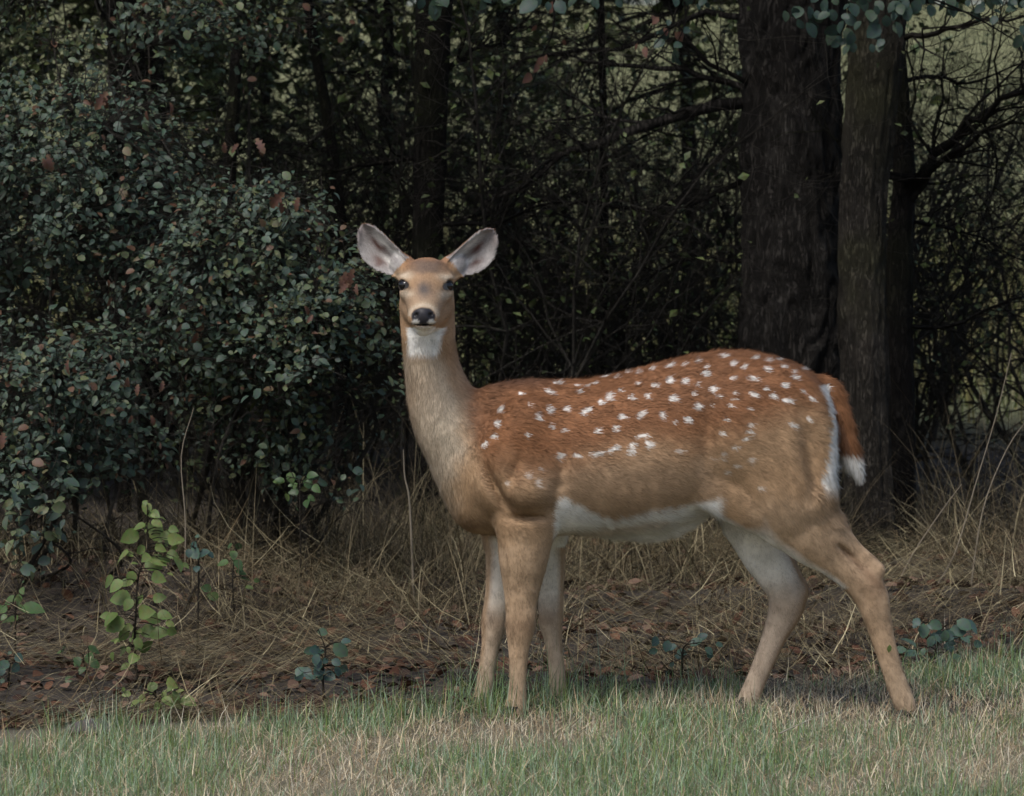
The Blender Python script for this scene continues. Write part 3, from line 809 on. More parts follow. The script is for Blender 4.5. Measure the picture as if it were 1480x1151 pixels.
# ---- torso loft: px, top row, bottom row, half width
T = np.array([
 (648, 655, 725, 22), (660, 622, 748, 46), (680, 582, 763, 68), (705, 557, 772, 82), (735, 551, 776, 92), (770, 548, 776, 97),
 (800, 549, 774, 101), (850, 548, 771, 106), (900, 538, 772, 110), (950, 525, 771, 111), (1000, 513, 752, 107),
 (1040, 507, 733, 103), (1070, 506, 724, 101), (1100, 510, 720, 94), (1140, 522, 716, 84), (1165, 533, 712, 74),
 (1185, 547, 708, 64), (1200, 570, 680, 42), (1208, 600, 650, 20)], float)
def torso():
    sl, X, Y, Z = region((640, 180, -140), (1220, 560, 140))
    u = X[:, 0, 0]
    top = np.array([UPX(740, r, 0)[1] for r in np.interp(u, T[:, 0], T[:, 1])])
    bot = np.array([UPX(740, r, 0)[1] for r in np.interp(u, T[:, 0], T[:, 2])])
    hw = np.interp(u, T[:, 0], T[:, 3])
    ker = np.exp(-np.linspace(-2, 2, 9) ** 2); ker /= ker.sum()
    sm = lambda a: np.convolve(np.pad(a, 4, mode='edge'), ker, 'valid')
    top, bot, hw = sm(top), sm(bot), sm(hw)
    c = ((top + bot) / 2)[:, None, None]; h = ((top - bot) / 2)[:, None, None]; w = hw[:, None, None]
    t = (Y - c) / h
    # withers/loin narrower than the rib cage
    narrow = np.interp(u, [640, 760, 880, 1000, 1210], [0.40, 0.36, 0.22, 0.16, 0.12])[:, None, None]
    ww = w * (1 - narrow * np.clip(t + 0.15, 0, 1.2) ** 1.3)
    rho = (np.abs(t) ** 2.25 + np.abs(Z / ww) ** 2.25) ** (1 / 2.25)
    d = (rho - 1) * np.minimum(h, ww) * 0.85
    d = np.maximum(d, np.maximum(648 - X, X - 1208))
    smin_into(sl, d, 2)
torso()

# ---- neck
chain(C([(706, 700, 0, 46), (684, 662, 0, 50), (658, 622, -2, 50), (639, 585, -4, 43), (627, 545, -6, 35.5), (621, 508, -8, 32),
         (618, 470, -8, 33), (617, 425, -6, 33)]), k=12, k0=30, flat=0.9)
ellipsoid(UPX(690, 596, 0), (18, 26, 26), 20)
ellipsoid(UPX(688, 724, 0), (34, 42, 50), 16)            # breast
# ---- head
ellipsoid(UPX(617, 407, -22), (39, 34, 40), 8)
ellipsoid(UPX(617, 416, -44), (36, 29, 30), 8)
chain(C([(617, 410, -42, 34), (615, 430, -76, 27), (613, 450, -112, 20.5), (612, 458, -128, 17)]), k=6, flat=1.0)
chain(C([(617, 438, -20, 38), (616, 450, -55, 27), (613, 466, -96, 14), (612, 474, -113, 9.5)]), k=7)
for sg in (-1, 1):
    ellipsoid(UPX(616 + sg * 27, 404, -52), (12, 7, 15), 8)         # brow
    ellipsoid(UPX(616 + sg * 27, 425, -52), (9, 7, 15), 12)         # cheek bone
    ellipsoid(UPX(612 + sg * 11, 462, -126), (10, 10, 15), 6)       # lips
    ellipsoid(UPX(615.5 + sg * 33.5, 412, -60), (7.5, 7.5, 9), 2.5, carve=True)   # socket
ellipsoid(UPX(612, 456, -136), (15.5, 10.5, 10), 5)                 # nose pad
for sg in (-1, 1):
    ellipsoid(UPX(612 + sg * 11, 455, -146), (4.5, 3.4, 7), 1.5, carve=True)      # nostrils
ellipsoid(UPX(612, 470.0, -140), (14, 1.2, 20), 1.5, carve=True)    # mouth line

# ---- ears: cupped sheets
EARB = np.array([13, 15, 18.5, 22.5, 24.5, 24, 20, 13.5, 8, 2.0])
def ear(base, tip, side):
    A = UPX(*base); B = UPX(*tip); ax = B - A; L = np.linalg.norm(ax); ax /= L
    nf = np.array([side * 0.30, -0.05, -1.0]); nf -= ax * nf.dot(ax); nf /= np.linalg.norm(nf)   # opening faces here
    ac = np.cross(ax, nf)
    if ac[0] * side - ac[1] < 0: ac = -ac          # ac points to the ear's lower, fuller edge
    sl, X, Y, Z = region(np.minimum(A, B) - 45, np.maximum(A, B) + 45)
    x, y, z = X - A[0], Y - A[1], Z - A[2]
    t = (x * ax[0] + y * ax[1] + z * ax[2]) / L
    s = x * ac[0] + y * ac[1] + z * ac[2]
    dd = x * nf[0] + y * nf[1] + z * nf[2]
    tc = np.clip(t, -0.1, 1.0)
    tt = np.array([-0.1, 0.0, .12, .28, .45, .62, .78, .90, .97, 1.0]); bb = EARB
    b = np.interp(tc, tt, bb)
    s = s - 8 * np.sin(np.pi * np.clip(tc, 0, 1))
    cup = 17 * (1 - 0.72 * np.clip(tc, 0, 1)) + 4
    d0 = cup * ((s / b) ** 2) - 10 * (1 - np.clip(tc, 0, 1)) * 0.9 - 4
    th = 3.0
    d = np.maximum(np.abs(dd - d0) / np.sqrt(1 + (cup * 2 * np.abs(s) / b ** 2) ** 2) - th, (np.abs(s) - b) * 0.75)
    d = np.maximum(d, (t - 1.0) * L * 0.6); d = np.maximum(d, (-0.08 - t) * L)
    smin_into(sl, d, 4)
    chain([list(A - ax * 8) + [15], list(A + ax * 12 - nf * 4) + [12]], k=8)
    return A, B, ax, ac, nf, L
EARL = ear((585, 389, -8), (522, 326, 4), -1)
EARR = ear((651, 389, -8), (714, 333, 4), 1)

# ---- legs
NW = -56; FW = 52
# near foreleg: shoulder, elbow, column, knee, cannon, fetlock
ellipsoid(UPX(742, 655, -62), (46, 78, 34), 24, rot=[[.94, -.34, 0], [.34, .94, 0], [0, 0, 1]])
ellipsoid(UPX(728, 700, -66), (34, 38, 28), 16)
ellipsoid(UPX(762, 706, -78), (42, 36, 36), 8)
chain(C([(758, 715, -62, 40), (760, 760, NW - 4, 39), (757, 800, NW - 4, 35), (755, 835, NW, 28), (753, 868, NW, 21.5), (753, 890, NW, 20), (752, 908, NW, 19.2), (750, 928, NW, 14.8), (749, 955, NW, 12), (748, 995, NW, 11), (746, 1020, NW, 13), (742, 1034, NW - 3, 11)]), k=4, k0=12, flat=0.74)
# far foreleg
chain(C([(735, 720, 55, 36), (732, 775, FW, 30), (727, 820, FW, 24), (720, 862, FW, 18), (715, 888, FW, 16.5), (713, 905, FW, 16.2), (710, 926, FW, 12.5),
         (704, 965, FW, 11), (699, 1003, FW, 12), (695, 1016, FW - 3, 11.5)]), k=4, k0=14, flat=0.74)
# third foreleg seen between the near one and the belly
chain(C([(782, 720, 62, 34), (790, 775, 66, 25), (794, 820, 66, 21.5), (796, 858, 66, 17), (796, 882, 66, 16.5), (796, 900, 66, 15.8), (799, 922, 66, 12),
         (804, 960, 66, 10.8), (807, 1000, 66, 11.8), (809, 1014, 63, 11.5)]), k=4, k0=14, flat=0.74)
# near hind leg: thigh, gaskin, hock, cannon
ellipsoid(UPX(1130, 630, -58), (74, 98, 40), 34, rot=[[.97, .24, 0], [-.24, .97, 0], [0, 0, 1]])
ellipsoid(UPX(1070, 640, -66), (40, 70, 26), 30, rot=[[.97, .24, 0], [-.24, .97, 0], [0, 0, 1]])
chain(C([(1130, 665, -56, 62), (1138, 710, -58, 56), (1160, 752, -58, 44), (1192, 790, -58, 33), (1222, 820, -58, 24.5), (1247, 843, -57, 24),
         (1260, 864, -56, 22.5), (1267, 890, NW, 18.5), (1278, 930, NW, 15.2), (1290, 970, NW, 13.6), (1302, 1003, NW, 14.2), (1311, 1026, NW - 2, 13)]),
      k=4, k0=22, flat=0.72)
ellipsoid(UPX(1266, 826, -56), (13, 12, 10), 8)
chain(C([(1200, 762, -57, 12), (1234, 792, -57, 9), (1266, 822, -56, 10)]), k=6, flat=.8)       # point of hock
# far hind leg
chain(C([(1110, 690, 50, 62), (1094, 740, FW, 50), (1103, 788, FW, 38), (1122, 826, FW, 30.5), (1138, 855, FW, 27), (1135, 882, FW, 23.5),
         (1121, 915, FW, 17), (1107, 950, FW, 14.5), (1093, 983, FW, 13), (1085, 1004, FW, 14), (1080, 1017, FW - 2, 13)]), k=4, k0=18, flat=0.72)
ellipsoid(UPX(1154, 851, FW), (14, 13, 9), 8)
chain(C([(1168, 640, -50, 24), (1171, 705, -54, 22), (1177, 742, -56, 19), (1194, 768, -57, 15), (1222, 793, -57, 12)]), k=14, flat=.8)     # back of the thigh
ellipsoid(UPX(1146, 735, -60), (48, 56, 33), 30, rot=[[.80, -.60, 0], [.60, .80, 0], [0, 0, 1]])
ellipsoid(UPX(1182, 775, -58), (32, 40, 27), 22, rot=[[.66, -.75, 0], [.75, .66, 0], [0, 0, 1]])
# flank fold from belly to stifle
chain(C([(1005, 690, -70, 20), (1045, 715, -72, 22), (1095, 735, -66, 30)]), k=16, k0=18, flat=0.6)
# belly hair ridge
chain(C([(860, 752, 0, 16), (930, 758, 0, 17), (975, 752, 0, 15), (1010, 730, 0, 12)]), k=14)
def groove(px, row, w, rx, ry, rw, deg, k):
    c_, s_ = math.cos(math.radians(deg)), math.sin(math.radians(deg))
    ellipsoid(UPX(px, row, w), (rx, ry, rw), k, rot=[[c_, s_, 0], [-s_, c_, 0], [0, 0, 1]], carve=True)
groove(756, 749, -102, 48, 6, 20, 0, 8)           # crease under the elbow
groove(810, 690, -116, 9, 58, 20, -4, 14)         # behind the shoulder
groove(710, 698, -102, 8, 58, 24, 28, 14)          # between shoulder and breast
groove(744, 678, -112, 5, 38, 12, -24, 11)
groove(1020, 625, -122, 11, 84, 24, 6, 22)         # in front of the thigh
groove(1172, 650, -98, 9, 50, 10, 8, 24)
groove(1234, 808, -80, 30, 4.5, 14, -42, 6)         # tendon hollow above the hock
groove(1252, 872, -76, 5, 18, 5, 14, 8)
# tail
TAILP = C([(1188, 556, 0, 14), (1204, 572, -2, 15), (1216, 605, -6, 15), (1225, 640, -8, 14), (1233, 668, -9, 11.5), (1241, 688, -9, 6)])
chain(TAILP, k=4, k0=8, flat=0.85)

# ---- surface nets
def surface_nets(F):
    ins = F < 0
    n = np.array(F.shape)
    cnt = np.zeros(n - 1, np.uint8)
    for dx in (0, 1):
        for dy in (0, 1):
            for dz in (0, 1):
                cnt += ins[dx:n[0] - 1 + dx, dy:n[1] - 1 + dy, dz:n[2] - 1 + dz]
    act = np.argwhere((cnt > 0) & (cnt < 8))
    idm = np.full(tuple(n - 1), -1, np.int32); idm[tuple(act.T)] = np.arange(len(act))
    acc = np.zeros((len(act), 3)); num = np.zeros(len(act))
    cs = [(0, 0, 0), (1, 0, 0), (0, 1, 0), (1, 1, 0), (0, 0, 1), (1, 0, 1), (0, 1, 1), (1, 1, 1)]
    for i in range(8):
        for ax in (1, 2, 4):
            j = i | ax
            if j == i: continue
            a, b = np.array(cs[i]), np.array(cs[j])
            fa = F[tuple((act + a).T)]; fb = F[tuple((act + b).T)]
            m = (fa < 0) != (fb < 0)
            t = np.where(m, fa / np.where(m, fa - fb, 1), 0)
            acc += m[:, None] * (a + t[:, None] * (b - a)); num += m
    V = act + acc / num[:, None]
    quads = []
    for ax in range(3):
        o1, o2 = (ax + 1) % 3, (ax + 2) % 3
        s0 = [slice(1, n[i] - 1) for i in range(3)]; s1 = list(s0)
        s0[ax] = slice(0, n[ax] - 1); s1[ax] = slice(1, n[ax])
        a = ins[tuple(s0)]; b = ins[tuple(s1)]
        base = np.array([1, 1, 1]); base[ax] = 0
        for flip, msk in ((0, a & ~b), (1, ~a & b)):
            e = np.argwhere(msk) + base
            e1 = np.zeros(3, int); e1[o1] = 1; e2 = np.zeros(3, int); e2[o2] = 1
            q = np.stack([idm[tuple((e - e1 - e2).T)], idm[tuple((e - e2).T)], idm[tuple(e.T)], idm[tuple((e - e1).T)]], 1)
            quads.append(q[:, ::-1] if flip else q)
    return V, np.concatenate(quads)

V, Q = surface_nets(SDF)
V = V * GS + G0
E = np.concatenate([Q[:, [0, 1]], Q[:, [1, 2]], Q[:, [2, 3]], Q[:, [3, 0]]])
deg = np.bincount(E.ravel(), minlength=len(V)).astype(float)
def lap(V, f):
    A = np.zeros_like(V)
    for c in range(3):
        A[:, c] = np.bincount(E[:, 0], V[E[:, 1], c], len(V)) + np.bincount(E[:, 1], V[E[:, 0], c], len(V))
    return V + f * (A / deg[:, None] - V)
for _ in range(3):
    V = lap(V, 0.5); V = lap(V, -0.45)
fn = np.cross(V[Q[:, 2]] - V[Q[:, 0]], V[Q[:, 3]] - V[Q[:, 1]])
N = np.zeros_like(V)
for i in range(4):
    for c in range(3):
        N[:, c] += np.bincount(Q[:, i], fn[:, c], len(V))
N /= np.linalg.norm(N, axis=1)[:, None] + 1e-9

# ---- value noise in 3-D
_perm = RNG.random((64, 64, 64)).astype(np.float32)
def vnoise(P, f):
    q = P * f; i = np.floor(q).astype(int); t = q - i; t = t * t * (3 - 2 * t); i &= 63; j = (i + 1) & 63
    r = 0
    for a in (0, 1):
        for b in (0, 1):
            for c in (0, 1):
                wgt = (t[:, 0] if a else 1 - t[:, 0]) * (t[:, 1] if b else 1 - t[:, 1]) * (t[:, 2] if c else 1 - t[:, 2])
                r = r + wgt * _perm[(j if a else i)[:, 0], (j if b else i)[:, 1], (j if c else i)[:, 2]]
    return r

# ---- coat colours (sRGB, as the fur itself is coloured)
K = dict(rust=srgb(142, 98, 66), rust_d=srgb(100, 74, 60), tan=srgb(174, 143, 110), sand=srgb(178, 153, 126), grey=srgb(160, 136, 112),
         white=srgb(240, 237, 230), cream=srgb(206, 192, 170), neck=srgb(184, 166, 144), dark=srgb(88, 76, 68), black=srgb(24, 22, 24),
         face=srgb(166, 134, 102), facel=srgb(184, 166, 142), pink=srgb(136, 104, 94), brown=srgb(114, 88, 66), slate=srgb(92, 84, 80))
zoomspots = """383,178,10,6,0 465,172,18,7,-30 490,147,16,5,-8 545,154,9,4,0 552,173,10,6,0 573,155,10,4,10 597,148,8,3,0 325,225,14,9,45 316,264,10,10,0
305,301,10,9,0 280,325,16,6,35 433,243,12,11,0 466,221,10,16,15 409,210,5,8,0 515,222,13,9,-20 572,228,22,10,22 615,204,9,9,0 638,187,12,14,0 670,168,8,6,0
720,149,10,6,0 770,155,13,7,0 703,192,14,8,-25 676,244,15,10,-8 730,238,18,11,40 750,185,11,8,-50 792,239,11,14,0 825,192,16,11,-15 814,140,13,12,40
858,143,16,10,10 893,152,7,7,0 938,165,14,13,0 918,120,14,10,10 918,102,8,6,0 855,95,10,5,10 813,97,18,5,22 763,107,10,5,10 722,118,10,4,0 693,116,7,4,0
660,130,8,4,0 625,127,16,4,12 894,84,14,4,12 997,92,12,10,-20 968,69,17,7,-5 1027,104,10,6,-15 996,133,9,6,0 1058,76,10,5,-10 1097,81,12,5,-15
1130,78,10,4,-20 1095,107,16,8,-28 1141,98,12,5,-15 1052,134,22,9,-20 1091,164,7,6,0 1145,154,13,8,-30 1172,131,14,7,-20 1173,114,9,6,-20 1201,105,10,5,-25
1112,184,13,9,-10 1152,198,20,8,-10 1198,170,11,6,-30 1224,193,12,8,-50 1056,180,18,8,-28 1003,176,7,6,0 955,186,7,7,0 893,215,16,14,20 886,178,6,10,0
998,195,8,5,0 990,212,11,7,-30 1043,222,6,6,0 937,212,5,5,0 864,254,12,12,0 827,260,8,7,0 977,253,7,5,0 1047,268,11,7,0 1044,287,11,10,0 963,293,10,8,0
1170,268,22,8,-12 1217,250,12,7,-50 604,285,14,8,20 656,278,12,11,-15 507,284,12,7,10 470,273,6,12,0 400,296,9,7,0 1035,310,14,6,10 1003,334,12,7,15
970,350,8,9,0 1050,370,16,8,15 1006,387,13,6,15 979,407,9,8,0 937,365,8,4,0 964,365,9,4,0 1078,452,14,6,10 404,415,11,12,0 345,438,11,8,0 431,437,10,15,0
440,395,7,8,0 840,344,16,8,0 495,357,18,13,0 545,357,14,7,0 600,352,28,9,8 650,338,25,8,28 700,345,18,8,30 755,325,18,14,0 735,300,25,7,15 703,328,16,7,30"""
SPOTS = []
for e in zoomspots.split():
    a = [float(q) for q in e.split(',')]
    SPOTS.append((560 + a[0] / 2, 480 + a[1] / 2, a[2] / 2, a[3] / 2, math.radians(a[4])))
FAINT = set(range(84, 96))

def sstep(a, b, x):
    t = np.clip((x - a) / (b - a), 0, 1); return t * t * (3 - 2 * t)

def project(P):
    """body units -> photo pixel seen from in front (used to lay out markings measured on the near flank)"""
    dw, dv = P[:, 2] + FPX, P[:, 1] - HPX
    zc = dw * math.cos(PITCH) - dv * math.sin(PITCH)
    yc = dw * math.sin(PITCH) + dv * math.cos(PITCH)
    return 740 + FPX * (P[:, 0] - 740) / zc, 575.5 - FPX * yc / zc

def coat(P, N):
    near = P.copy(); near[:, 2] = -np.abs(near[:, 2])        # far flank carries the mirrored pattern
    px, row = project(near)
    u, w, nw = P[:, 0], P[:, 2], N[:, 2]
    nz = vnoise(P, 1 / 9.0) - .5; nb = vnoise(P + 31, 1 / 28.0) - .5; n3 = vnoise(P + 77, 1 / 3.5) - .5
    jr = row + nz * 12 + nb * 16; ju = px + nz * 10 + nb * 14
    col = np.repeat(K['tan'][None], len(P), 0)
    def mix(c, f):
        nonlocal col
        f = np.clip(f, 0, 1)[:, None]; col = col * (1 - f) + np.asarray(c) * f
    body = (px > 575) & (row > 480)
    # flank grey-tan, saddle rust
    bnd = np.interp(px, [560, 660, 700, 780, 860, 940, 1000, 1060, 1120, 1180, 1230], [560, 580, 672, 676, 652, 634, 640, 624, 600, 585, 565])
    mix(K['grey'], sstep(640, 690, jr) * sstep(760, 800, px) * (1 - sstep(1010, 1060, px)) * 0.5)
    mix(K['rust'], (1 - sstep(-34, 42, jr - bnd)) * sstep(645, 690, ju) * (row > 500))
    mix(K['rust'] * .85 + K['dark'] * .15, (1 - sstep(-60, 0, jr - bnd)) * sstep(830, 1000, px) * (1 - sstep(1100, 1190, px)) * .55)
    mix(K['rust_d'], (1 - sstep(549, 572, row)) * sstep(690, 715, px) * (1 - sstep(760, 830, px)) * .7)
    # shoulder / haunch
    mix(K['sand'], sstep(690, 760, jr) * sstep(1050, 1110, px) * .7)
    mix(K['sand'], sstep(760, 800, jr) * (px < 850) * .6)
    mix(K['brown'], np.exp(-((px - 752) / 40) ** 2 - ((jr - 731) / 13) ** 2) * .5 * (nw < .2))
    mix(K['brown'], np.exp(-((px - 1020) / 14) ** 2 - ((jr - 600) / 55) ** 2) * .22)  # shade of the flank crease painted into the coat
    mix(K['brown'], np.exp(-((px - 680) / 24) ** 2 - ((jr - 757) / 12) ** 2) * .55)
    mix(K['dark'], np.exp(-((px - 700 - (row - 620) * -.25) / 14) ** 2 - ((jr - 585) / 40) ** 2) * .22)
    # neck
    nk = (1 - sstep(640, 690, ju + (row - 600) * .12)) * (row > 478)
    mix(K['neck'], nk * sstep(500, 530, row))
    mix(K['cream'], np.exp(-((ju - 648) / 26) ** 2 - ((jr - 620) / 60) ** 2) * .7)
    mix(K['face'], sstep(636, 662, ju - (row - 540) * .35) * nk * (1 - sstep(560, 610, row)) * .9)
    mix(K['tan'], np.exp(-((ju - 592) / 12) ** 2 - ((jr - 600) / 60) ** 2) * .45)
    # belly
    bl = np.interp(px, [780, 800, 815, 850, 880, 950, 1000, 1020, 1045], [735, 722, 716, 738, 748, 738, 728, 722, 718])
    mix(K['white'], sstep(-4, 7, row + nz * 6 - bl) * sstep(796, 806, px + nz * 6) * (1 - sstep(1032, 1050, px)) * (np.abs(w) < 112) * (row < 800))
    mix(K['tan'], np.exp(-((row - (771 - (px - 840) * .13)) / 6) ** 2) * (px > 805) * (px < 960) * .5)
    # inside of the legs is white
    legs = row > 775
    inner = np.where(w > 5, sstep(.10, -.55, nw) if False else np.clip((-nw - .25 + np.where(px < 850, np.where(px < 765, 1, -1) * N[:, 0] * .7, -N[:, 0] * .6)) / .5, 0, 1), np.clip((nw - .05) / .5, 0, 1))
    fade = np.where(px > 1000, 1 - .85 * sstep(815, 885, row), 1 - .75 * sstep(855, 915, row))
    mix(K['tan'] * .8 + K['brown'] * .2, (w > 5) * (px > 1040) * sstep(-.1, .4, N[:, 0]) * sstep(770, 830, row) * .9)
    mix(K['white'] * .6 + K['cream'] * .4, inner * legs * fade * .85)
    mix(K['white'], (w > 12) * (px > 1020) * (row > 715) * np.clip((-nw - .25 - N[:, 0] * .6) / .5, 0, 1) * fade * .85)
    mix(K['white'], (w < -20) * (px > 1020) * (row > 718) * (row < 850) * np.clip((-N[:, 0] * .8 - N[:, 1] * .7 - .55) / .35, 0, 1) * .9)
    # knees & hocks browner, pasterns dustier
    for (kx, ky, ww_) in ((752, 905, 0), (713, 905, 0), (796, 900, 0), (1150, 860, 1), (1262, 850, 1)):
        mix(K['brown'], np.exp(-((px - kx) / 26) ** 2 - ((jr - ky) / 15) ** 2) * .38)
    mix(K['brown'], np.exp(-(((px - 1240) - (row - 815) * 1.0) / 9) ** 2) * sstep(770, 800, row) * (1 - sstep(838, 862, row)) * .6 * (w < 0))  # dark groove beside the tendon, its shade put into the coat colour
    mix(K['facel'], sstep(930, 1000, row) * .35)
    # rump stripe and tail
    tail = (px > np.interp(row, [540, 575, 600, 640, 700], [1194, 1199, 1200, 1207, 1210])) & (row < 705) & (row > 545) & (np.abs(w + 6) < 24)
    edge = np.interp(row, [550, 585, 610, 650, 680, 720, 750], [1190, 1204, 1208, 1204, 1198, 1196, 1200])
    mix(K['white'], (row > 555) * (1 - sstep(690, 722, row)) * sstep(-11, -7, px - edge + nz * 5) * (~tail) * (px > 1150))
    mix(K['white'], (px > 1150) * (row < 725) * (row > 580) * (np.abs(w) < 34) * (N[:, 0] > .25) * (~tail))
    mix(K['rust'], tail * 1.0)
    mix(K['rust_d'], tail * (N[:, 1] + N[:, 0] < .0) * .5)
    mix(K['white'], tail * sstep(653, 662, row + nz * 8))
    # spots
    sp = np.zeros(len(P))
    dist = np.zeros(len(P))
    for i, (sx, sy, rx, ry, an) in enumerate(SPOTS):
        m = (np.abs(px - sx) < 24) & (np.abs(row - sy) < 24) & (row < 740) & (~tail)
        if not m.any(): continue
        dx, dy = px[m] - sx, -(row[m] - sy)
        a, b = dx * math.cos(an) + dy * math.sin(an), -dx * math.sin(an) + dy * math.cos(an)
        r = np.sqrt((a / (rx * .80)) ** 2 + (b / (ry * .84)) ** 2) + n3[m] * .55 + nz[m] * .25
        sp[m] = np.maximum(sp[m], (1 - sstep(.72, 1.15, r)) * (.45 if i in FAINT else .86))
    mix(K['white'], sp)
    # head and ears
    hd = (row < 490) & (px < 735) & (P[:, 1] > 540)
    px2, row2 = project(P)
    f = hd.astype(float)
    ej = row2 + nz * 4; eu = px2 + nz * 4
    mix(K['face'], f)
    mix(K['rust'] * 1.05, f * sstep(.05, .7, N[:, 1]) * (1 - sstep(375, 400, row2)) * .6)
    mix(K['slate'] * .75 + K['brown'] * .25, f * np.exp(-((eu - 617) / 25) ** 4 - ((ej - 386) / 11) ** 4) * .85)
    mix(K['slate'], f * np.exp(-((eu - 613) / 12.5) ** 2 - ((ej - 420) / 14) ** 2) * 1.0)
    mix(K['facel'], f * np.exp(-((eu - 613) / 22) ** 2 - ((ej - 441) / 11) ** 2) * .5 * (w < -60))
    mix(K['grey'], f * np.exp(-((np.abs(eu - 614) - 22) / 13) ** 2 - ((ej - 436) / 18) ** 2) * .45)
    for sg, ex, ey in ((-1, 582, 412), (1, 649, 414)):
        mix(K['cream'], f * np.exp(-((eu - ex - -sg * 4) / 12) ** 2 - ((ej - ey + 13) / 5) ** 2) * .75)
        mix(K['cream'], f * np.exp(-((eu - ex + sg * 5) / 11) ** 2 - ((ej - ey - 13) / 6) ** 2) * .7)
        mix(K['black'], f * (1 - sstep(.85, 1.15, np.sqrt(((px2 - ex + sg * 1.0) / 8.6) ** 2 + ((row2 - ey) / 7.0) ** 2))) * .95)
        mix(K['black'], f * np.exp(-(((px2 - ex) * sg + 10) / 3.0) ** 2 - ((row2 - ey - 5) / 3) ** 2) * .5)      # tear duct
    front = f * (w < -95)
    mix(K['cream'], front * np.exp(-((np.hypot((px2 - 612) / 20, (row2 - 456) / 15) - 1.0) / .17) ** 2) * (row2 < 458) * .6)
    nosem = np.hypot((px2 - 612) / (18.5 - (row2 - 445) * .06), (row2 - 458) / 13.5) + n3 * .08
    mix(srgb(46, 45, 50), front * (1 - sstep(.9, 1.08, nosem)) * (row2 < 470.5))
    for sg in (-1, 1):
        mix(K['black'], front * (1 - sstep(.6, 1.2, np.hypot((px2 - 612 - sg * 11) / 5.5, (row2 - 456) / 4.2))))
    for sg in (-1, 1):
        mix(K['white'], front * (1 - sstep(.7, 1.2, np.hypot((px2 - 612 - sg * 11.5) / 5.5, (row2 - 466) / 3.8))) * .8)
    mix(K['black'], front * np.exp(-((row2 - 470.5 - ((px2 - 612) / 17) ** 2 * -2.5) / 1.2) ** 2) * (np.abs(px2 - 612) < 17) * .8)
    mix(K['white'], f * sstep(471.5, 473.5, row2) * (np.abs(px2 - 612) < 17) * (w < -70) * .9)
    mix(K['white'], (row2 > 474) * (1 - sstep(509, 521, row2 + nz * 8 + np.abs(px2 - 612) * .12)) * sstep(586, 592, px2 + nz * 4) * (1 - sstep(633, 643, px2 + nz * 4 + (row2 - 490) * .25)) * (w > -75) * (w < 30) * (N[:, 2] < .35))
    for (A, B, ax, ac, nf, L), sg in ((EARL, -1), (EARR, 1)):
        D = P - A; t = D.dot(ax) / L; s = D.dot(ac) - 8 * np.sin(np.pi * np.clip(t, 0, 1)); fr = N.dot(nf)
        e = ((t > .06) & (t < 1.1) & (np.abs(s) < 42) & (np.abs(D.dot(nf)) < 40)).astype(float)
        upper = s * sg          # sign handled by symmetry test below
        mix(K['rust'] * .8 + K['grey'] * .2, e * (fr <= .1))
        inn = e * sstep(.05, .3, fr)
        mix(srgb(168, 163, 160), inn)
        mix(srgb(86, 54, 46), inn * np.exp(-((s + 4 + nz * 7) / 6) ** 2 - ((t - .58) / .2) ** 2) * 1.0)
        mix(srgb(104, 74, 66), inn * np.exp(-((s - 11 + nz * 7) / 6) ** 2 - ((t - .38) / .13) ** 2) * .9)
        mix(K['slate'], inn * sstep(.6, .9, t) * .45)
        mix(K['white'], inn * np.exp(-((s + 15 + nz * 8) / 5) ** 2 - ((t - .42) / .25) ** 2) * .8)
        mix(K['white'], inn * np.exp(-((s - 4 + nz * 8) / 4) ** 2 - ((t - .28) / .14) ** 2) * .7)
        b = np.interp(t, [0, .12, .28, .45, .62, .78, .90, .97, 1.0], EARB[1:])
        mix(K['slate'] * .8, e * sstep(2.6, .8, b - np.abs(s)) if False else e * (1 - sstep(.3, 2.2, np.abs(b - np.abs(s)))) * (fr > .0) * .5)
        mix(srgb(150, 140, 138), inn * sstep(.72, .95, t) * .7)
    col *= (1 + (n3 * .22 + nb * .18))[:, None]
    return np.clip(col, .004, .95)

def flow(P, N):
    """lie of the coat"""
    px, row = project(P)
    d = np.zeros_like(P)
    d[:] = (1.0, -.35, 0)
    leg = sstep(755, 800, row)[:, None]; d = d * (1 - leg) + np.array([.1, -1, 0]) * leg
    hl = (sstep(1090, 1150, px) * sstep(600, 700, row))[:, None]; d = d * (1 - hl) + np.array([.55, -.9, 0]) * hl
    nk = ((1 - sstep(640, 700, px)) * (row > 480))[:, None]; d = d * (1 - nk) + np.array([.15, -1, -.05]) * nk
    tl = ((px > 1198) & (row < 705) & (row > 545))[:, None].astype(float); d = d * (1 - tl) + np.array([.3, -1, 0]) * tl
    hd = ((row < 486) & (px < 735))
    d[hd] = np.stack([(P[hd, 0] - 614) * .012, np.full(hd.sum(), .35), np.full(hd.sum(), .8)], 1)
    for (A, B, ax, ac, nf, L) in (EARL, EARR):
        D = P - A; t = D.dot(ax) / L; m = (t > .08) & (t < 1.1) & (np.abs(D.dot(ac)) < 42) & (np.abs(D.dot(nf)) < 40)
        d[m] = ax
    d -= N * np.sum(d * N, 1)[:, None]
    return d / (np.linalg.norm(d, axis=1)[:, None] + 1e-6)

def to_world(P):
    return np.stack([(P[:, 0] - 740) * S, P[:, 2] * S, P[:, 1] * S], 1)

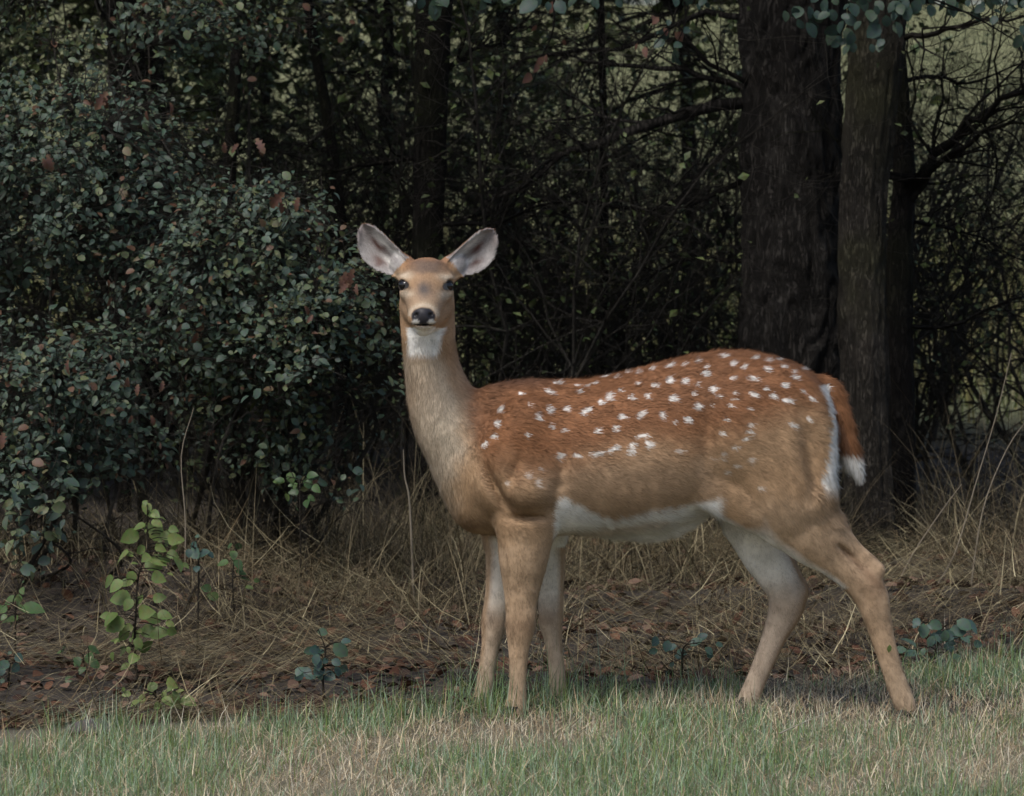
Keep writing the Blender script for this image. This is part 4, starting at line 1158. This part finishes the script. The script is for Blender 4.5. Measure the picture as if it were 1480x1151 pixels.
def fur_material(name, rough, sheen):
    m, t, n, b = new_mat(name)
    a = n.new("ShaderNodeAttribute"); a.attribute_name = "Col"
    t.links.new(a.outputs["Color"], b.inputs["Base Color"])
    bw = n.new("ShaderNodeRGBToBW"); mr = n.new("ShaderNodeMapRange")       # bare nose leather is the darkest skin and is moist
    mr.inputs[1].default_value = .02; mr.inputs[2].default_value = .05; mr.inputs[3].default_value = .38; mr.inputs[4].default_value = rough
    t.links.new(a.outputs["Color"], bw.inputs[0]); t.links.new(bw.outputs[0], mr.inputs[0]); t.links.new(mr.outputs[0], b.inputs["Roughness"])
    b.inputs["Specular IOR Level"].default_value = 0.25
    b.inputs["Sheen Weight"].default_value = sheen
    b.inputs["Sheen Roughness"].default_value = 0.5
    return m
M_SKIN = fur_material("deer_coat", 0.85, 0.05)
# nose leather and nostrils glisten: roughness follows how dark the skin is
M_FUR = fur_material("deer_fur", 0.7, 0.0)

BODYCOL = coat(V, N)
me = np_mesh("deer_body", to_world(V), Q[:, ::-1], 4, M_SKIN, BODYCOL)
deer = obj("spotted_deer", me)
tag(deer, "chestnut deer with white spots standing side-on, head turned to face the viewer", "deer")

# ---- fur strands
def fur():
    tri = np.concatenate([Q[:, [0, 1, 2]], Q[:, [0, 2, 3]]])
    a, b, c = V[tri[:, 0]], V[tri[:, 1]], V[tri[:, 2]]
    ar = np.linalg.norm(np.cross(b - a, c - a), axis=1)
    px, row = project((a + b + c) / 3)
    dens = np.where((row < 490) & (px < 735), 2.2, 1.0)
    p = ar * dens; p /= p.sum()
    n = 330000
    f = RNG.choice(len(tri), n, p=p)
    r1, r2 = RNG.random(n), RNG.random(n); s = np.sqrt(r1); r1, r2 = 1 - s, s * (1 - r2); r3 = 1 - r1 - r2
    t = tri[f]
    P = V[t[:, 0]] * r1[:, None] + V[t[:, 1]] * r2[:, None] + V[t[:, 2]] * r3[:, None]
    Nn = N[t[:, 0]] * r1[:, None] + N[t[:, 1]] * r2[:, None] + N[t[:, 2]] * r3[:, None]
    Nn /= np.linalg.norm(Nn, axis=1)[:, None]
    px, row = project(P)
    L = np.full(n, 8.5)
    L = L - 3.8 * sstep(700, 800, row)
    L = np.where((row > 738) & (row < 790) & (px > 830) & (px < 1040), 14.0, L)
    L = np.where((px < 700) & (row > 480), 7.0, L)
    hd = (row < 490) & (px < 735)
    L = np.where(hd, 3.2, L)
    tl = (px > 1196) & (row < 705) & (row > 545)
    L = np.where(tl, 13.0, L)
    L = np.where((px > 1180) & (row > 600) & (row < 760) & ~tl, 13.0, L)
    earh = np.zeros(n, bool)
    for (A, B, ax, ac, nf, Le) in (EARL, EARR):
        D = P - A; tt_ = D.dot(ax) / Le
        earh |= (tt_ > .1) & (tt_ < .9) & (np.abs(D.dot(ac)) < 30) & (np.abs(D.dot(nf)) < 36) & (Nn.dot(nf) > .2)
    L = np.where(earh, 4.5, L)
    L *= RNG.uniform(.6, 1.25, n)
    d = flow(P, Nn)
    cl = np.stack([vnoise(P + o, 1 / 11.0) - .5 for o in (5, 105, 205)], 1)       # clumping
    d = d + cl * np.where(px < 700, .4, .7)[:, None] + RNG.normal(0, .16, (n, 3)) + Nn * np.where(earh, .35, np.where(hd, .16, np.where(row > 775, .16, .30)))[:, None]
    d /= np.linalg.norm(d, axis=1)[:, None]
    side = np.cross(d, Nn); side /= np.linalg.norm(side, axis=1)[:, None] + 1e-6
    wd = np.where(hd, .5, .52)[:, None] * RNG.uniform(.7, 1.3, (n, 1))
    keep = ~((np.hypot((px - 612) / 18, (row - 457.5) / 14) < 1.05) & (P[:, 2] < -95))
    keep &= ~((np.hypot((px - 582) / 10, (row - 412) / 8.5) < 1.1) & hd) & ~((np.hypot((px - 649) / 10, (row - 414) / 8.5) < 1.1) & hd)
    tip = P + d * L[:, None] + Nn * .1
    # tips droop back to the skin
    base = P - Nn * .3
    vv = np.stack([base + side * wd, base - side * wd, tip], 1)[keep]
    cc = coat(P + RNG.normal(0, 1.1, (n, 3)) * np.where(hd, .45, 1.0)[:, None], Nn)
    cc = cc * RNG.uniform(.72, 1.24, (n, 1))
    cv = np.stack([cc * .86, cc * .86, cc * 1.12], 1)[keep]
    nn = np.repeat(Nn[keep][:, None], 3, 1).reshape(-1, 3)
    k = len(vv)
    me = np_mesh("fur", to_world(vv.reshape(-1, 3)), np.arange(k * 3), 3, M_FUR, np.clip(cv.reshape(-1, 3), 0, .97))
    nw = np.stack([nn[:, 0], nn[:, 2], nn[:, 1]], 1)
    me.normals_split_custom_set_from_vertices(nw.astype(np.float32))
    return obj("fur", me, deer)
fur()

# ---- eyes
m_eye, t_, n_, b_ = new_mat("deer_eye")
b_.inputs["Base Color"].default_value = (.006, .005, .006, 1); b_.inputs["Roughness"].default_value = .06
b_.inputs["Specular IOR Level"].default_value = .6
bm = bmesh.new(); bmesh.ops.create_uvsphere(bm, u_segments=24, v_segments=16, radius=1)
for f_ in bm.faces: f_.smooth = True
eye_me = bpy.data.meshes.new("eye"); bm.to_mesh(eye_me); bm.free(); eye_me.materials.append(m_eye)
m_lid, t_, n_, b_ = new_mat("deer_eyelid")
b_.inputs["Base Color"].default_value = (.035, .026, .022, 1); b_.inputs["Roughness"].default_value = .6
lp = []
for a0, a1, rr in ((-.15, math.pi + .15, .17), (math.pi + .1, 2 * math.pi - .1, .10)):       # upper lid heavier than the lower
    aa = np.linspace(a0, a1, 17)
    P_ = np.stack([np.cos(aa) * 1.0, -.32 - .25 * np.abs(np.sin(aa)), np.sin(aa) * .88], 1)
    lp.append((P_, rr * np.sin(np.linspace(.25, math.pi - .25, 17))))
lv_, lf_ = tubes(lp, 6)
lid_me = np_mesh("eyelid", lv_, lf_, 4, m_lid)
for sg, ex, ey in ((-1, 583, 412), (1, 648, 413.5)):
    p = UPX(ex - sg * 2.5, ey, -57)
    o = obj("eye", eye_me, deer, ((p[0] - 740) * S, p[2] * S, p[1] * S), (0, 0, sg * .75), (9.9 * S, 8.8 * S, 8.0 * S))
    obj("eyelid", lid_me, o)
# ---- hooves
m_hoof, t_, n_, b_ = new_mat("hoof_horn")
b_.inputs["Base Color"].default_value = (.02, .017, .015, 1); b_.inputs["Roughness"].default_value = .5
bm = bmesh.new()
for sy in (-1, 1):
    r = bmesh.ops.create_cone(bm, cap_ends=True, segments=10, radius1=9, radius2=6.5, depth=16)
    for v in r['verts']:
        v.co.x = v.co.x * 1.5 - (6 if v.co.z < 0 else 0); v.co.y = v.co.y * .62 + sy * 5.2; v.co.z += 8
hoof_me = bpy.data.meshes.new("hoof"); bm.to_mesh(hoof_me); bm.free(); hoof_me.materials.append(m_hoof)
for (hx, hr, hw) in ((742, 1034, NW - 3), (695, 1016, FW - 3), (809, 1014, 63), (1311, 1026, NW - 2), (1080, 1017, FW - 2)):
    p = UPX(hx, hr, hw)
    obj("hoof", hoof_me, deer, ((p[0] - 740) * S, p[2] * S, .001), (0, 0, 0), S)
# ================================================================== SMALL PLANTS
def small_plant(label, base_px, leaves, mat, key, template, seed, name="young_plant", cat="plant", y=None, group=None, facing=-.75):
    """leaves: (px,row,size_px) measured on the plant; each leaf is a part on a petiole off the stem"""
    rng = np.random.default_rng(1200 + seed)
    b = ground_at(*base_px) if y is None else np.array([U(*base_px, y)[0], y, float(hmap(np.array(U(*base_px, y)[0]), np.array(y)))])
    root = empty(name, b); tag(root, label, cat, group)
    yb = b[1]; s = (yb + CAM_D) / FPX
    rows = np.array([l[1] for l in leaves]); top = min(leaves, key=lambda l: l[1])
    # stem through the leaf cloud
    lv = sorted(leaves, key=lambda l: -l[1]); ctrl = [b]
    nb = max(2, len(lv) // 8)
    for ch in np.array_split(np.array(lv, float), nb):
        p = U(ch[:, 0].mean() * .6 + base_px[0] * .4, ch[:, 1].mean(), yb); p[1] += rng.normal(0, .015); p[2] = max(p[2], b[2] + .01)
        ctrl.append(p)
    ctrl.append(U(top[0], top[1], yb))
    P = smooth_path(ctrl, 6 * len(ctrl)); paths = [(P, np.linspace(.0032, .001, len(P)))]
    me = leaf_mesh(key, template, mat)
    leaves = leaves + [(px + rng.normal(0, 9), row + rng.normal(2, 8), sz * rng.uniform(.4, .8)) for px, row, sz in leaves if rng.random() < .6]
    for (px, row, sz) in leaves:
        p = U(px, row, yb + rng.uniform(-.06, .05)); p[2] = max(p[2], b[2] + .012)
        j = int(np.argmin(np.sum((P - p) ** 2, 1) + np.where(P[:, 2] > p[2] + .02, .02, 0))); a = P[j]
        out = p - a; out[2] *= .3
        yaw = unit(out + rng.normal(0, .012, 3) + [0, -.01, -.012])
        L = sz * s * 1.12
        st = p - yaw * L * .5
        paths.append((smooth_path([a, (a + st) / 2 + [0, 0, .006], st], 6), np.linspace(.0014, .0008, 7)))
        R = frames(np.array([[rng.normal(0, .5), facing + rng.normal(0, .35), .62 + rng.normal(0, .4)]]), yaw[None])[0]
        place_leaf("leaf", me, root, st, R, L)
    v, f = tubes(shift(paths, b), 4)
    obj("stem", np_mesh("stem", v, f, 4, M_TWIGPALE), root)
    return root

def parse(s): return [tuple(float(q) for q in e.split(',')) for e in s.split()]
small_plant("bright yellow-green seedling standing tall against the dark undergrowth", (200, 985), parse("""213,733,18 222,742,18 227,756,16 193,772,26 204,765,20 225,768,28 217,775,20 253,780,22
 171,798,28 185,805,16 195,815,12 232,792,18 228,808,24 220,820,24 238,812,14 262,805,24 246,790,14 228,835,22 152,836,22 167,842,22 180,842,18 190,835,18 184,868,28 230,866,18 203,868,16
 158,888,24 210,885,26 222,893,24 238,890,20 168,900,28 160,905,16 187,906,16 180,916,18 214,912,24 232,920,28 197,926,16 211,938,22 168,930,16 175,942,18 194,948,20 158,944,12 181,964,14 195,935,16
 205,795,16 212,805,16 240,775,16 250,765,14"""), M_SAPLING, "sapling", LEAF_TOOTH, 1, name="seedling")
small_plant("low yellow-green sprout sprawling at the lawn's edge below the tall seedling", (225, 1030), parse("222,995,18 248,988,20 240,1008,16 252,1015,24 272,1013,22 198,1018,18 228,1020,14 183,1003,12 205,1010,16 215,1002,14"), M_SAPLING, "sapling", LEAF_TOOTH, 2, name="seedling")
small_plant("green sprig with pointed leaves hanging out over the straw", (22, 945), parse("17,870,18 36,867,22 30,852,12 48,880,30 6,887,20 14,900,28 28,880,12 -8,880,20"), M_GREENLEAF, "green", LEAF_TOOTH, 3, name="seedling")
small_plant("little dark green clump in the litter near the flat stone", (125, 985), parse("132,943,18 128,955,16 137,960,16 112,952,14 100,978,14 92,940,12 118,968,12"), M_GREENLEAF, "green", LEAF_TOOTH, 4)
small_plant("low dark green leaves tucked at the edge of the straw", (12, 985), parse("10,955,18 22,948,16 28,962,16 2,968,16 -10,955,16"), M_BLUELEAF, "blueleaf", LEAF_ROUND, 5)
small_plant("blue-green plant with rounded leaves growing where lawn meets straw", (468, 1005), parse("462,915,14 484,935,24 500,928,14 452,945,22 463,947,20 458,958,18 467,962,20 483,955,14 490,965,14 433,966,16 447,978,20 453,985,14 476,980,20 497,967,14"), M_BLUELEAF, "blueleaf", LEAF_ROUND, 6)
small_plant("spreading bramble with teal leaves behind the deer's hind hoof", (1345, 968), parse("""1337,907,20 1350,902,18 1358,912,18 1365,918,20 1382,910,22 1392,900,22 1405,902,22 1395,922,16 1375,922,20 1345,922,16 1335,932,24 1312,935,24
 1318,945,22 1357,925,16 1368,930,16 1370,938,20 1322,895,14 1340,955,16 1383,950,16 1415,930,14"""), M_BLUELEAF, "blueleaf", LEAF_ROUND, 7, name="bramble")
small_plant("dark small-leaved weed in the grass tuft under the belly", (985, 985), parse("950,925,16 965,930,16 1005,935,18 1015,925,16 985,945,16 975,938,14 1025,940,14 945,940,12 1040,932,12"), M_BLUELEAF, "blueleaf", LEAF_ROUND, 8)
small_plant("thin green shoot with sparse leaves among arching dry stalks", (340, 925), parse("322,815,16 345,812,16 347,830,16 354,842,18 300,850,14 308,862,16 338,800,14 345,790,12 360,850,12"), M_GREENLEAF, "green", LEAF_TOOTH, 9, name="seedling")
small_plant("grey-green pair of leaves beside the tall seedling's top", (285, 940), parse("277,795,20 290,798,18 284,820,12 280,788,12"), M_BLUELEAF, "blueleaf", LEAF_ROUND, 10)
small_plant("green sprig hanging over straw just below the sparse bush", (435, 880), parse("420,690,16 440,700,18 452,690,16 430,715,14 405,700,16 412,720,14 445,728,16 458,706,14 425,735,12"), M_GREENLEAF, "green", LEAF_TOOTH, 11, y=1.9)

# ================================================================== GRASS, STRAW, LITTER
def blades(rng, pos, height, width, lean, heading, curve, col, segs=3):
    """tapered bent blades -> verts, tris-as-quads, colours"""
    n = len(pos); t = np.linspace(0, 1, segs + 1)
    hd = np.stack([np.cos(heading), np.sin(heading), np.zeros(n)], 1)
    side = np.stack([-np.sin(heading), np.cos(heading), np.zeros(n)], 1)
    ang = lean[:, None] + curve[:, None] * t[None]                     # angle from vertical along the blade
    dl = height[:, None] / segs
    x = np.concatenate([np.zeros((n, 1)), np.cumsum(np.sin(ang[:, 1:]) * dl, 1)], 1)
    z = np.concatenate([np.zeros((n, 1)), np.cumsum(np.cos(ang[:, 1:]) * dl, 1)], 1)
    C_ = pos[:, None] + hd[:, None] * x[..., None] + np.array([0, 0, 1.])[None, None] * z[..., None]
    w = width[:, None] * (1 - t[None] ** 1.6 * .96) * .5
    A, B = C_ - side[:, None] * w[..., None], C_ + side[:, None] * w[..., None]
    m_ = 2 * segs + 1
    v = np.stack([A, B], 2).reshape(n, -1, 3)[:, :m_].copy(); v[:, -1] = C_[:, -1]
    k = np.arange(segs - 1)
    f = np.concatenate([np.stack([2 * k, 2 * k + 1, 2 * k + 3, 2 * k + 2], 1).ravel(), [m_ - 3, m_ - 2, m_ - 1]])
    F = (f[None] + (np.arange(n) * m_)[:, None]).ravel()
    sizes = np.tile(np.array([4] * (segs - 1) + [3]), n)
    c = np.repeat(col[:, None], m_, 1)
    return v.reshape(-1, 3), (F, sizes), c.reshape(-1, 3)

def blade_mesh(name, V1, F1, mat, C1):
    return np_mesh(name, V1, F1[0], F1[1], mat, C1)

def grass():
    rng = np.random.default_rng(31)
    n = 195000
    x = rng.uniform(-2.1, 2.1, n); y = rng.uniform(-2.4, 1.5, n)
    e_ = lawn_edge(x) + (vn3(np.stack([x * 3.2, y * 3.2, x * 0], 1)) - .5) * .55 + (vn3(np.stack([x * 14, y * 14, x * 0], 1)) - .5) * .2
    foot = np.zeros(n, bool)
    for (fx, fy) in ((742, -59), (695, 49), (809, 63), (1311, -58), (1080, 50)): foot |= np.hypot(x - (fx - 740) * S, (y - fy * S + .03) * 1.2) < .10
    m = ((y < e_) | foot) & ((np.abs(x) < 1.5) | (rng.random(n) < .5))
    x, y = x[m], y[m]; n = len(x)
    patch = vn3(np.stack([x * 2.6, y * 3.2, x * 0 + 3], 1)) * .65 + vn3(np.stack([x * 9, y * 9, x * 0 + 9], 1)) * .35
    edge = np.exp(-np.clip(lawn_edge(x) - y, 0, 9) / .16)
    green = rng.random(n) < np.clip(.44 + (patch - .5) * 2.8 + edge * .2 + .25 * sstep(.2, 1.2, x) * (y > -.3), .08, .93)
    h = np.where(green, rng.uniform(.02, .075, n), rng.uniform(.02, .065, n)) * (1 + .9 * edge * rng.random(n)) * (.7 + .6 * patch)
    tall = rng.random(n) < .012; h = np.where(tall, h * 1.8, h)
    w = np.where(green, rng.uniform(.0012, .0028, n), rng.uniform(.0009, .0021, n))
    lean = np.where(green, rng.normal(.25, .5, n), rng.normal(.7, .6, n)); cur = np.where(green, rng.normal(.7, .8, n), rng.normal(1.2, 1.0, n))
    gc = np.array([srgb(108, 136, 88), srgb(134, 158, 120), srgb(150, 170, 144), srgb(122, 140, 80)])[rng.integers(0, 4, n)]
    sc = np.array([srgb(214, 202, 176), srgb(226, 218, 196), srgb(194, 178, 148), srgb(164, 144, 114)])[rng.integers(0, 4, n)]
    col = np.where(green[:, None], gc, sc) * rng.uniform(.75, 1.2, (n, 1))
    for (fx, fy) in ((742, -59), (695, 49), (809, 63), (1311, -58), (1080, 50)):        # taller tufts the deer stands in
        q = np.exp(-((x - (fx - 740) * S) / .075) ** 2 - ((y - fy * S + .02) / .06) ** 2)
        h = h * (1 + .9 * q)
    for (tx, ty, tr) in ((470, 1010, .10), (1000, 985, .13), (880, 1005, .08), (1230, 985, .12), (1340, 968, .14), (90, 1040, .06), (215, 1055, .07), (640, 1010, .10), (1440, 965, .1), (560, 1015, .08)):
        g_ = ground_at(tx, ty); q = np.exp(-((x - g_[0]) / tr) ** 2 - ((y - g_[1]) / .07) ** 2) * rng.random(n)
        h = h * (1 + 1.3 * q); col = np.where(((q > .3) & (rng.random(n) < .6))[:, None], gc * .9, col)
    pos = np.stack([x, y, hmap(x, y) - .004], 1)
    V1, F1, C1 = blades(rng, pos, h, w, lean, rng.uniform(0, 6.28, n), cur, col, segs=2)
    tag(obj("lawn_grass", blade_mesh("lawn_grass", V1, F1, M_GRASS, C1)), "short lawn of green and straw-coloured grass in front of the deer", "grass", kind="stuff")
    # matted dead blades lying in the sward
    n = 45000
    x = rng.uniform(-2.1, 2.1, n); y = rng.uniform(-2.4, 1.5, n); m = y < lawn_edge(x) + .05; x, y = x[m], y[m]; n = len(x)
    pos = np.stack([x, y, hmap(x, y) + rng.uniform(.001, .016, n)], 1)
    sc = np.array([srgb(194, 178, 146), srgb(212, 198, 168), srgb(168, 148, 116), srgb(144, 122, 94)])[rng.integers(0, 4, n)] * rng.uniform(.7, 1.15, (n, 1))
    V1, F1, C1 = blades(rng, pos, rng.uniform(.03, .1, n), rng.uniform(.001, .0024, n), rng.normal(1.25, .22, n), rng.uniform(0, 6.28, n), rng.normal(.2, .5, n), sc, segs=2)
    tag(obj("thatch", blade_mesh("thatch", V1, F1, M_STRAW, C1)), "bleached dead grass matted between the green lawn blades", "grass", kind="stuff")

def straw():
    rng = np.random.default_rng(32)
    # lying straw in the shade, in wavy swathes
    n = 90000
    x = rng.uniform(-2.6, 2.9, n); y = -.1 + 4.6 * rng.random(n) ** 1.3
    d = y - lawn_edge(x)
    dens = vn3(np.stack([x * 1.7, y * 2.4, x * 0 + 5], 1)) * .6 + vn3(np.stack([x * 5, y * 6, x * 0 + 15], 1)) * .4
    m = (d > -.05) & (rng.random(n) < np.clip((dens - .33 - .13 * np.exp(-np.clip(d, 0, 9) / .4)) * 3.4, .04, 1))
    x, y, d = x[m], y[m], d[m]; n = len(x)
    lift = np.abs(rng.normal(0, .05, n)) * sstep(0, .9, d) + rng.uniform(0, .012, n)
    pos = np.stack([x, y, hmap(x, y) + lift], 1)
    hd = np.where(rng.random(n) < .5, 0, math.pi) + rng.normal(0, .55, n) + (vn3(np.stack([x * 1.2, y * 1.2, x * 0 + 2], 1)) - .5) * 2.2
    pal = np.array([srgb(158, 143, 114), srgb(184, 170, 138), srgb(122, 108, 86), srgb(94, 80, 64), srgb(138, 118, 92), srgb(208, 194, 162)])
    col = pal[rng.choice(6, n, p=[.22, .15, .22, .18, .14, .09])] * rng.uniform(.4, 1.0, (n, 1)) * np.array([.92, .94, .86])
    V1, F1, C1 = blades(rng, pos, rng.uniform(.07, .3, n), rng.uniform(.0013, .0030, n), rng.normal(1.42, .16, n), hd, rng.normal(.12, .5, n), col, segs=3)
    tag(obj("fallen_straw", blade_mesh("fallen_straw", V1, F1, M_STRAW, C1)), "brown straw and pine needles lying matted behind the deer's legs", "straw", kind="stuff")
    # standing and arching dry stalks: bank left of the chest, and right of the trunks
    def stalks(name, label, n, cx, sx, cy, sy, hmin, hmax, seed, pale=.15):
        rng = np.random.default_rng(seed)
        x = cx + rng.uniform(-1, 1, n) * sx; y = cy + rng.uniform(-1, 1, n) * sy
        pos = np.stack([x, y, hmap(x, y) - .01], 1)
        tuft = vn3(np.stack([x * 3, y * 3, x * 0 + 8], 1))
        m = rng.random(n) < np.clip((tuft - .2) * 2, .1, 1); pos = pos[m]; n = len(pos)
        pal = np.array([srgb(120, 106, 86), srgb(146, 132, 108), srgb(88, 78, 64), srgb(178, 164, 136), srgb(80, 76, 56)])
        col = pal[rng.choice(5, n, p=[.3, .2, .28, pale, .22 - pale])] * rng.uniform(.5, 1.05, (n, 1)) * np.array([.92, .94, .86])
        h = rng.uniform(hmin, hmax, n) * rng.uniform(.6, 1, n)
        V1, F1, C1 = blades(rng, pos, h, rng.uniform(.0014, .0032, n), np.abs(rng.normal(.35, .4, n)), rng.normal(math.pi * (rng.random(n) < .5), .9, n), np.abs(rng.normal(1.6, .9, n)), col, segs=6)
        tag(obj(name, blade_mesh(name, V1, F1, M_STRAW, C1)), label, "dry grass", kind="stuff")
    stalks("dry_stalks", "arching dry stalks banked up under the leafy bushes", 9000, -1.05, 1.25, 2.2, .75, .12, .5, 1)
    stalks("dry_stalks", "dead grass and stalks standing behind the deer under the trees", 8000, .05, 1.0, 4.0, 1.0, .15, .85, 2, .06)
    stalks("dry_stalks", "tall dry grass standing beyond the slim tree's foot", 6500, 2.1, .72, 3.8, 1.4, .25, 1.15, 3, .10)
    stalks("dry_stalks", "dark tangle of dry stems under the sparse bush beside the deer's chest", 5000, -.55, .45, 2.9, .6, .3, .85, 5, .08)
    stalks("dry_stalks", "thin dry grass tufts around the bramble behind the hind hoof", 1500, 1.0, .5, 1.45, .35, .08, .3, 4, .2)
    # meadow seen through the twigs
    rng = np.random.default_rng(77); n = 9000
    x = rng.uniform(-5, 7, n); y = rng.uniform(11, 26, n); pos = np.stack([x, y, hmap(x, y)], 1)
    pal = np.array([srgb(150, 146, 96), srgb(176, 166, 118), srgb(124, 138, 78), srgb(190, 182, 140)])
    V1, F1, C1 = blades(rng, pos, rng.uniform(.4, 1.1, n), rng.uniform(.008, .018, n), rng.normal(.1, .2, n), rng.uniform(0, 6.28, n), rng.normal(.4, .4, n), pal[rng.integers(0, 4, n)] * rng.uniform(.7, 1.1, (n, 1)))
    tag(obj("meadow_grass", blade_mesh("meadow_grass", V1, F1, M_GRASS, C1)), "tall pale meadow grass beyond the dark thicket", "grass", kind="stuff")

def litter():
    rng = np.random.default_rng(33); n = 9000
    x = rng.uniform(-2.4, 2.7, n); y = .05 + 4.2 * rng.random(n) ** 1.4; m = y > lawn_edge(x) + .02; x, y = x[m], y[m]; n = len(x)
    pos = np.stack([x, y, hmap(x, y) + rng.uniform(.002, .02, n)], 1)
    R = frames(rng.normal(0, .45, (n, 3)) + [0, 0, 1], rng.normal(0, 1, (n, 3)))
    v, f, c = scatter(LEAF_OVAL, pos, R, rng.uniform(.02, .055, n), np.ones(n))
    pal = np.array([srgb(90, 64, 52), srgb(108, 78, 62), srgb(66, 50, 44), srgb(124, 100, 86), srgb(80, 66, 58)])
    col = np.repeat(pal[rng.integers(0, 5, n)] * rng.uniform(.5, 1.05, (n, 1)), len(LEAF_OVAL[0]), 0)
    tag(obj("leaf_litter", np_mesh("leaf_litter", v, f, 3, M_LITTER, col)), "brown rotting leaves scattered under the straw behind the deer", "leaf litter", kind="stuff")
    me = leaf_mesh("dead", LEAF_LOBED, M_DEAD)
    big = [(1440, 890, 40), (1425, 905, 26), (1460, 938, 26), (1350, 880, 22), (380, 985, 34), (300, 985, 30), (455, 1000, 20), (265, 960, 30), (880, 850, 26), (960, 862, 24), (840, 905, 22), (540, 930, 22), (620, 905, 20), (930, 830, 24), (860, 820, 22), (1240, 870, 20)]
    for px, row, s in big:
        p = ground_at(px, row); p[2] += .02
        o = obj("fallen_leaf", me, None, p, (rng.normal(.25, .25), rng.normal(0, .25), rng.uniform(0, 6.28)), s * (p[1] + CAM_D) / FPX)
        tag(o, "curled reddish-brown leaf fallen on the straw", "leaf", "fallen leaves on the straw")
grass(); straw(); litter()

# fallen sticks in the straw, and pale bent stems
M_PALESTEM, _t, _n, _b = new_mat("pale_stem"); _b.inputs["Base Color"].default_value = (.42, .37, .28, 1); _b.inputs["Roughness"].default_value = .8
def stick(label, pts, r, mat, name="stick"):
    P = smooth_path(pts, 12); b = P[0].copy()
    v, f = tubes([(P - b, np.linspace(r, r * .4, len(P)))], 5)
    tag(obj(name, np_mesh(name, v, f, 4, mat), None, b), label, "stick")
g = lambda px, row, dz=.02: ground_at(px, row) + [0, 0, dz]
stick("pale twig lying across the lawn in front of the hind legs", [g(1125, 1085, .03), g(1155, 1075, .035), g(1205, 1058, .045)], .0022, M_PALESTEM)
stick("pale broken stick on the straw under the tall seedling", [g(95, 965, .02), g(150, 955, .03), g(200, 948, .03)], .005, M_TWIGPALE)
stick("thin fallen branch in the litter below the seedling", [g(250, 935, .05), g(290, 915, .06), g(330, 900, .05)], .004, M_TWIGPALE)
stick("reddish bark strip lying in the litter beside the low sprout", [g(245, 970, .015), g(285, 985, .015), g(305, 995, .01)], .009, M_TWIG)
M_STALK, _t, _n, _b = new_mat("dry_stalk"); _b.inputs["Base Color"].default_value = (.24, .20, .145, 1); _b.inputs["Roughness"].default_value = .8
def stalk(label, px0, row0, pts, y, r=.0025):
    b = ground_at(px0, row0); yb = b[1] if y is None else y
    P = [b if y is None else np.array([U(px0, row0, y)[0], y, 0])] + [U(px, row, yb) for px, row in pts]
    stick(label, P, r, M_STALK, "dry_stalk")
stalk("straight dead stem standing in front of the dark bush centre", 265, 900, [(268, 760), (262, 660), (280, 590)], 2.0)
stalk("broken straw-coloured reed leaning beside the deer's chest", 598, 770, [(592, 730), (585, 690), (583, 650)], 2.4, .004)
stalk("slanting dry stem rising past the slim tree towards the edge", 1340, 880, [(1380, 800), (1410, 700), (1440, 600), (1462, 510)], 2.6)
stalk("long pale stem arching over the tall dry grass", 1400, 840, [(1420, 740), (1455, 650), (1490, 600)], 2.5)
stalk("pale grass stem leaning across the foot of the slim tree", 1290, 850, [(1320, 800), (1360, 740), (1390, 700)], 2.8)

# flat stone at the lawn's edge
def stone():
    rng = np.random.default_rng(5); bm = bmesh.new(); bmesh.ops.create_icosphere(bm, subdivisions=4, radius=1)
    me = bpy.data.meshes.new("stone"); bm.to_mesh(me); bm.free()
    co = np.empty(len(me.vertices) * 3, np.float32); me.vertices.foreach_get("co", co); co = co.reshape(-1, 3)
    k = .75 + .5 * vn3(co * 1.6 + 7) + .12 * (vn3(co * 6 + 3) - .5)
    co = co * k[:, None] * np.array([.052, .035, .022]); co[:, 2] = np.clip(co[:, 2], -.012, .019)
    me.vertices.foreach_set("co", co.ravel())
    for p in me.polygons: p.use_smooth = True
    m, t, n, b = new_mat("stone"); nz = n.new("ShaderNodeTexNoise"); nz.inputs["Scale"].default_value = 40; nz.inputs["Detail"].default_value = 8
    tc = n.new("ShaderNodeTexCoord"); t.links.new(tc.outputs["Object"], nz.inputs["Vector"])
    r = n.new("ShaderNodeValToRGB"); r.color_ramp.elements[0].color = (.05, .043, .04, 1); r.color_ramp.elements[1].color = (.13, .115, .11, 1); t.links.new(nz.outputs[0], r.inputs[0])
    t.links.new(r.outputs[0], b.inputs["Base Color"]); b.inputs["Roughness"].default_value = .9
    me.materials.append(m)
    p = ground_at(128, 1058); tag(obj("stone", me, None, p + [0, 0, .014], (.15, 0, .2)), "flat grey-brown stone half sunk at the lawn's edge", "stone")
stone()
# scrap of green leaf stuck to the hind leg
me = leaf_mesh("scrap", LEAF_OVAL, M_SAPLING)
p = U(1286, 932, -.122)
R = frames(np.array([[0.1, -1, .05]]), np.array([[-.1, 0, -1.0]]))[0]
o = bpy.data.objects.new("leaf_scrap", me); M_ = Matrix.Identity(4)
for i in range(3):
    for j in range(3): M_[i][j] = R[i, j] * .02
M_.translation = Vector(p); o.matrix_basis = M_; COL.objects.link(o); tag(o, "tiny green leaf stuck to the deer's hind shank", "leaf")
